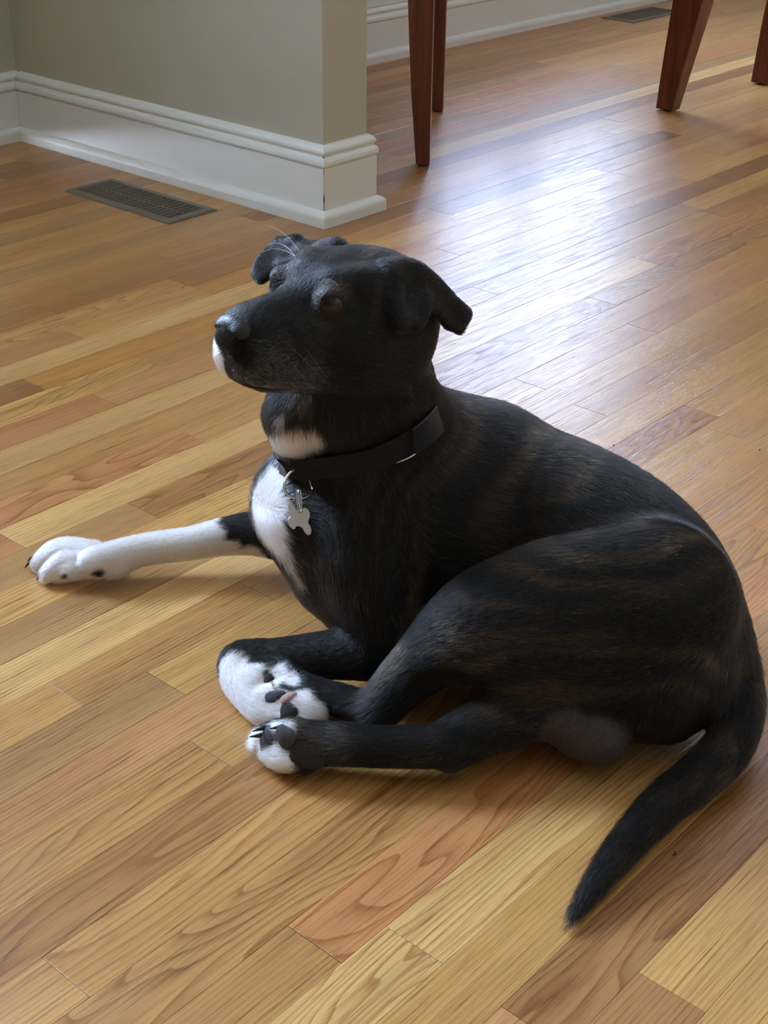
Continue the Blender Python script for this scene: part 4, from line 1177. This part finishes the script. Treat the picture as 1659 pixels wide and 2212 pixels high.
mb = MB(); mb.tube([tuple(inv @ Vector(cpt(A2+sgn*x, -1.12, .0045+.003*math.sin(PI*i/5)))) for i, x in enumerate(np.linspace(-.10, .16, 6))], .0012, 8)
mb.build('steel_loop', M_STEEL, col, True)
# D ring, hanging off the fold at the throat
rg = [(664,1012,0),(648,1009,.004),(634,1015,.009),(621,1029,.012),(614,1047,.014),(617,1063,.015),(628,1073,.015),(645,1077,.013),(662,1073,.009),(676,1061,.003),(672,1045,-.002),(668,1025,-.003)]
tr = (M @ (surf(662,1035)-CAM))[2]-.006
ringp = [at(x, y, t=tr-d) for x, y, d in rg]
def smooth_loop(P, sub=4):
    P = np.array(P); n = len(P); Q = []
    for i in range(n):
        p0, p1, p2, p3 = P[i-1], P[i], P[(i+1) % n], P[(i+2) % n]
        for j in range(sub):
            u = j/sub; Q.append(.5*(2*p1+(p2-p0)*u+(2*p0-5*p1+4*p2-p3)*u*u+(3*p1-p0-3*p2+p3)*u**3))
    return Q
MB().tube([tuple(inv @ Vector(q)) for q in smooth_loop(ringp)], .0013, 12, closed=True).build('ring', M_STEEL, col, True)

# tag and split ring
tt = tr-.016
tg_ = empty('pet_tag', tuple(at(645,1120,t=tt)), 'silver bone-shaped pet tag hanging from the collar ring at the dog\'s chest', 'tag')
inv2 = Matrix.Translation(-Vector(at(645,1120,t=tt)))
for k_, dx in enumerate((0.0, 3.2)):
    P_ = []
    for i in range(22):
        a = 2*PI*i/22; P_.append(at(645.5+dx+3.6*math.sin(a)*(1-.15*k_)-.06*(22*math.cos(a)), 1082-25*math.cos(a), t=tt+.0020*math.sin(a)-.001*k_+.0025*math.cos(a)))
    MB().tube([tuple(inv2 @ Vector(q)) for q in P_], .00062, 8, closed=True).build('split_ring', M_STEEL, tg_, True)
zz_ = [(370,1290),(372,1240),(395,1207),(430,1198),(468,1215),(500,1255),(530,1315),(550,1375),(585,1415),(640,1435),(700,1405),(745,1370),(800,1350),(860,1380),(905,1430),(928,1500),(932,1570),(912,1630),(885,1690),(892,1760),(935,1820),(962,1890),(965,1960),(945,2020),(905,2050),(860,2045),(810,2005),(775,1945),(748,1885),(700,1845),(640,1825),(595,1828),(565,1855),(550,1895),(510,1908),(455,1875),(400,1815),(372,1750),(368,1690),(385,1630),(422,1585),(430,1540),(412,1485),(385,1400)]
out = [(590+x*.08589, 980+y*.08589) for x, y in zz_]
cxm = sum(p[0] for p in out)/len(out); cym = sum(p[1] for p in out)/len(out)
def tagp(x, y, d):    # the plate leans a little against the chest
    return at(x, y, t=tt+.0035-(y-1090)*.00004+(x-645)*.00003-d)
th_ = .0013; n = len(out); vs = []; fs = []
for sc_, d in ((1.0, 0.0), (1.0, th_*.7), (.965, th_)):
    vs += [tuple(inv2 @ Vector(tagp(cxm+(x-cxm)*sc_, cym+(y-cym)*sc_, d))) for x, y in out]
for r in range(2):
    for j in range(n): fs.append((r*n+j, r*n+(j+1) % n, (r+1)*n+(j+1) % n, (r+1)*n+j))
fs.append(tuple(range(2*n, 3*n))); fs.append(tuple(reversed(range(n))))
pl_ = mesh_obj('bone_plate', vs, fs, M_STEEL and simple('brushed_plate', (0.60, 0.56, 0.52, 1), 0.34, 0.5, 1.0, nscale=600, nstr=0.05), tg_)
bm = bmesh.new(); bm.from_mesh(pl_.data); bmesh.ops.recalc_face_normals(bm, faces=bm.faces[:]); bm.to_mesh(pl_.data); bm.free()
md = MB(); rr2 = random.Random(4)
for (x, y) in ((410,1420),(450,1448),(515,1430),(530,1460),(560,1450),(600,1455),(635,1450),(562,1515),(600,1530),(610,1560),(725,1590),(740,1630),(850,1575),(600,1635),(640,1650),(660,1660),(700,1655),(745,1670),(760,1690),
               (460,1680),(505,1685),(565,1665),(625,1735),(668,1745),(700,1720),(728,1765),(760,1785),(828,1725),(745,1830),(820,1530),(650,1600),(680,1610)):
    X_, Y_ = 590+x*.08589, 980+y*.08589; r_ = rr2.uniform(.35, .75)
    a = [tuple(inv2 @ Vector(tagp(X_+dx*r_, Y_+dy*r_, th_+.00002))) for dx, dy in ((-1, -.6), (0, -1), (1, -.4), (.8, .7), (-.5, .9))]; b = [tuple(inv2 @ Vector(tagp(X_, Y_, th_+.00035)))]
    md.add(a+b, [(i, (i+1) % 5, 5) for i in range(5)])
md.build('stamped_lettering', M_STEEL, pl_)

# ================================================================== small litter on the boards
M_LINT = simple('lint', srgb(28, 24, 22), 0.9, 0.1)
M_CRUMB = simple('crumb', srgb(214, 196, 160), 0.8, 0.2)
c_ = at(1457, 1845); q_ = [(c_[0]+dx*.0021, c_[1]+dy*.0021, .0008) for dx, dy in ((-1.2,.5),(-.9,-.4),(-.1,-.5),(.7,-.1),(1.1,.5),(.6,.8))]
tag(MB().tube(q_, [.0002,.0004,.0005,.0005,.0003,.0002], 7).build('lint_curl', M_LINT, None, True), 'tiny black curl of lint on the floor right of the tail tip', 'lint')
for (x_, y_, r_, m_, lb_) in ((1326,963,.0011,M_LINT,'dark speck on the floor above the middle of the dog\'s back'),(1641,973,.0011,M_LINT,'dark speck on the floor at the right edge, behind the dog'),(520,965,.0009,M_CRUMB,'pale crumb on the floor left of the dog\'s throat')):
    p_ = at(x_, y_); rr_ = random.Random(x_); vs = []; fs = []
    for i in range(5):
        for j in range(8):
            k_ = rr_.uniform(.8, 1.2) if 0 < i < 4 else 1.0
            vs.append((p_[0]+math.sin(PI*i/4)*math.cos(PI*j/4)*r_*k_*1.3, p_[1]+math.sin(PI*i/4)*math.sin(PI*j/4)*r_*k_, .0003+r_*.6+math.cos(PI*i/4)*r_*.6))
    for i in range(4):
        for j in range(8): fs.append((i*8+j, (i+1)*8+j, (i+1)*8+(j+1) % 8, i*8+(j+1) % 8))
    tag(mesh_obj('crumb', vs, fs, m_, None, True), lb_, 'crumb')
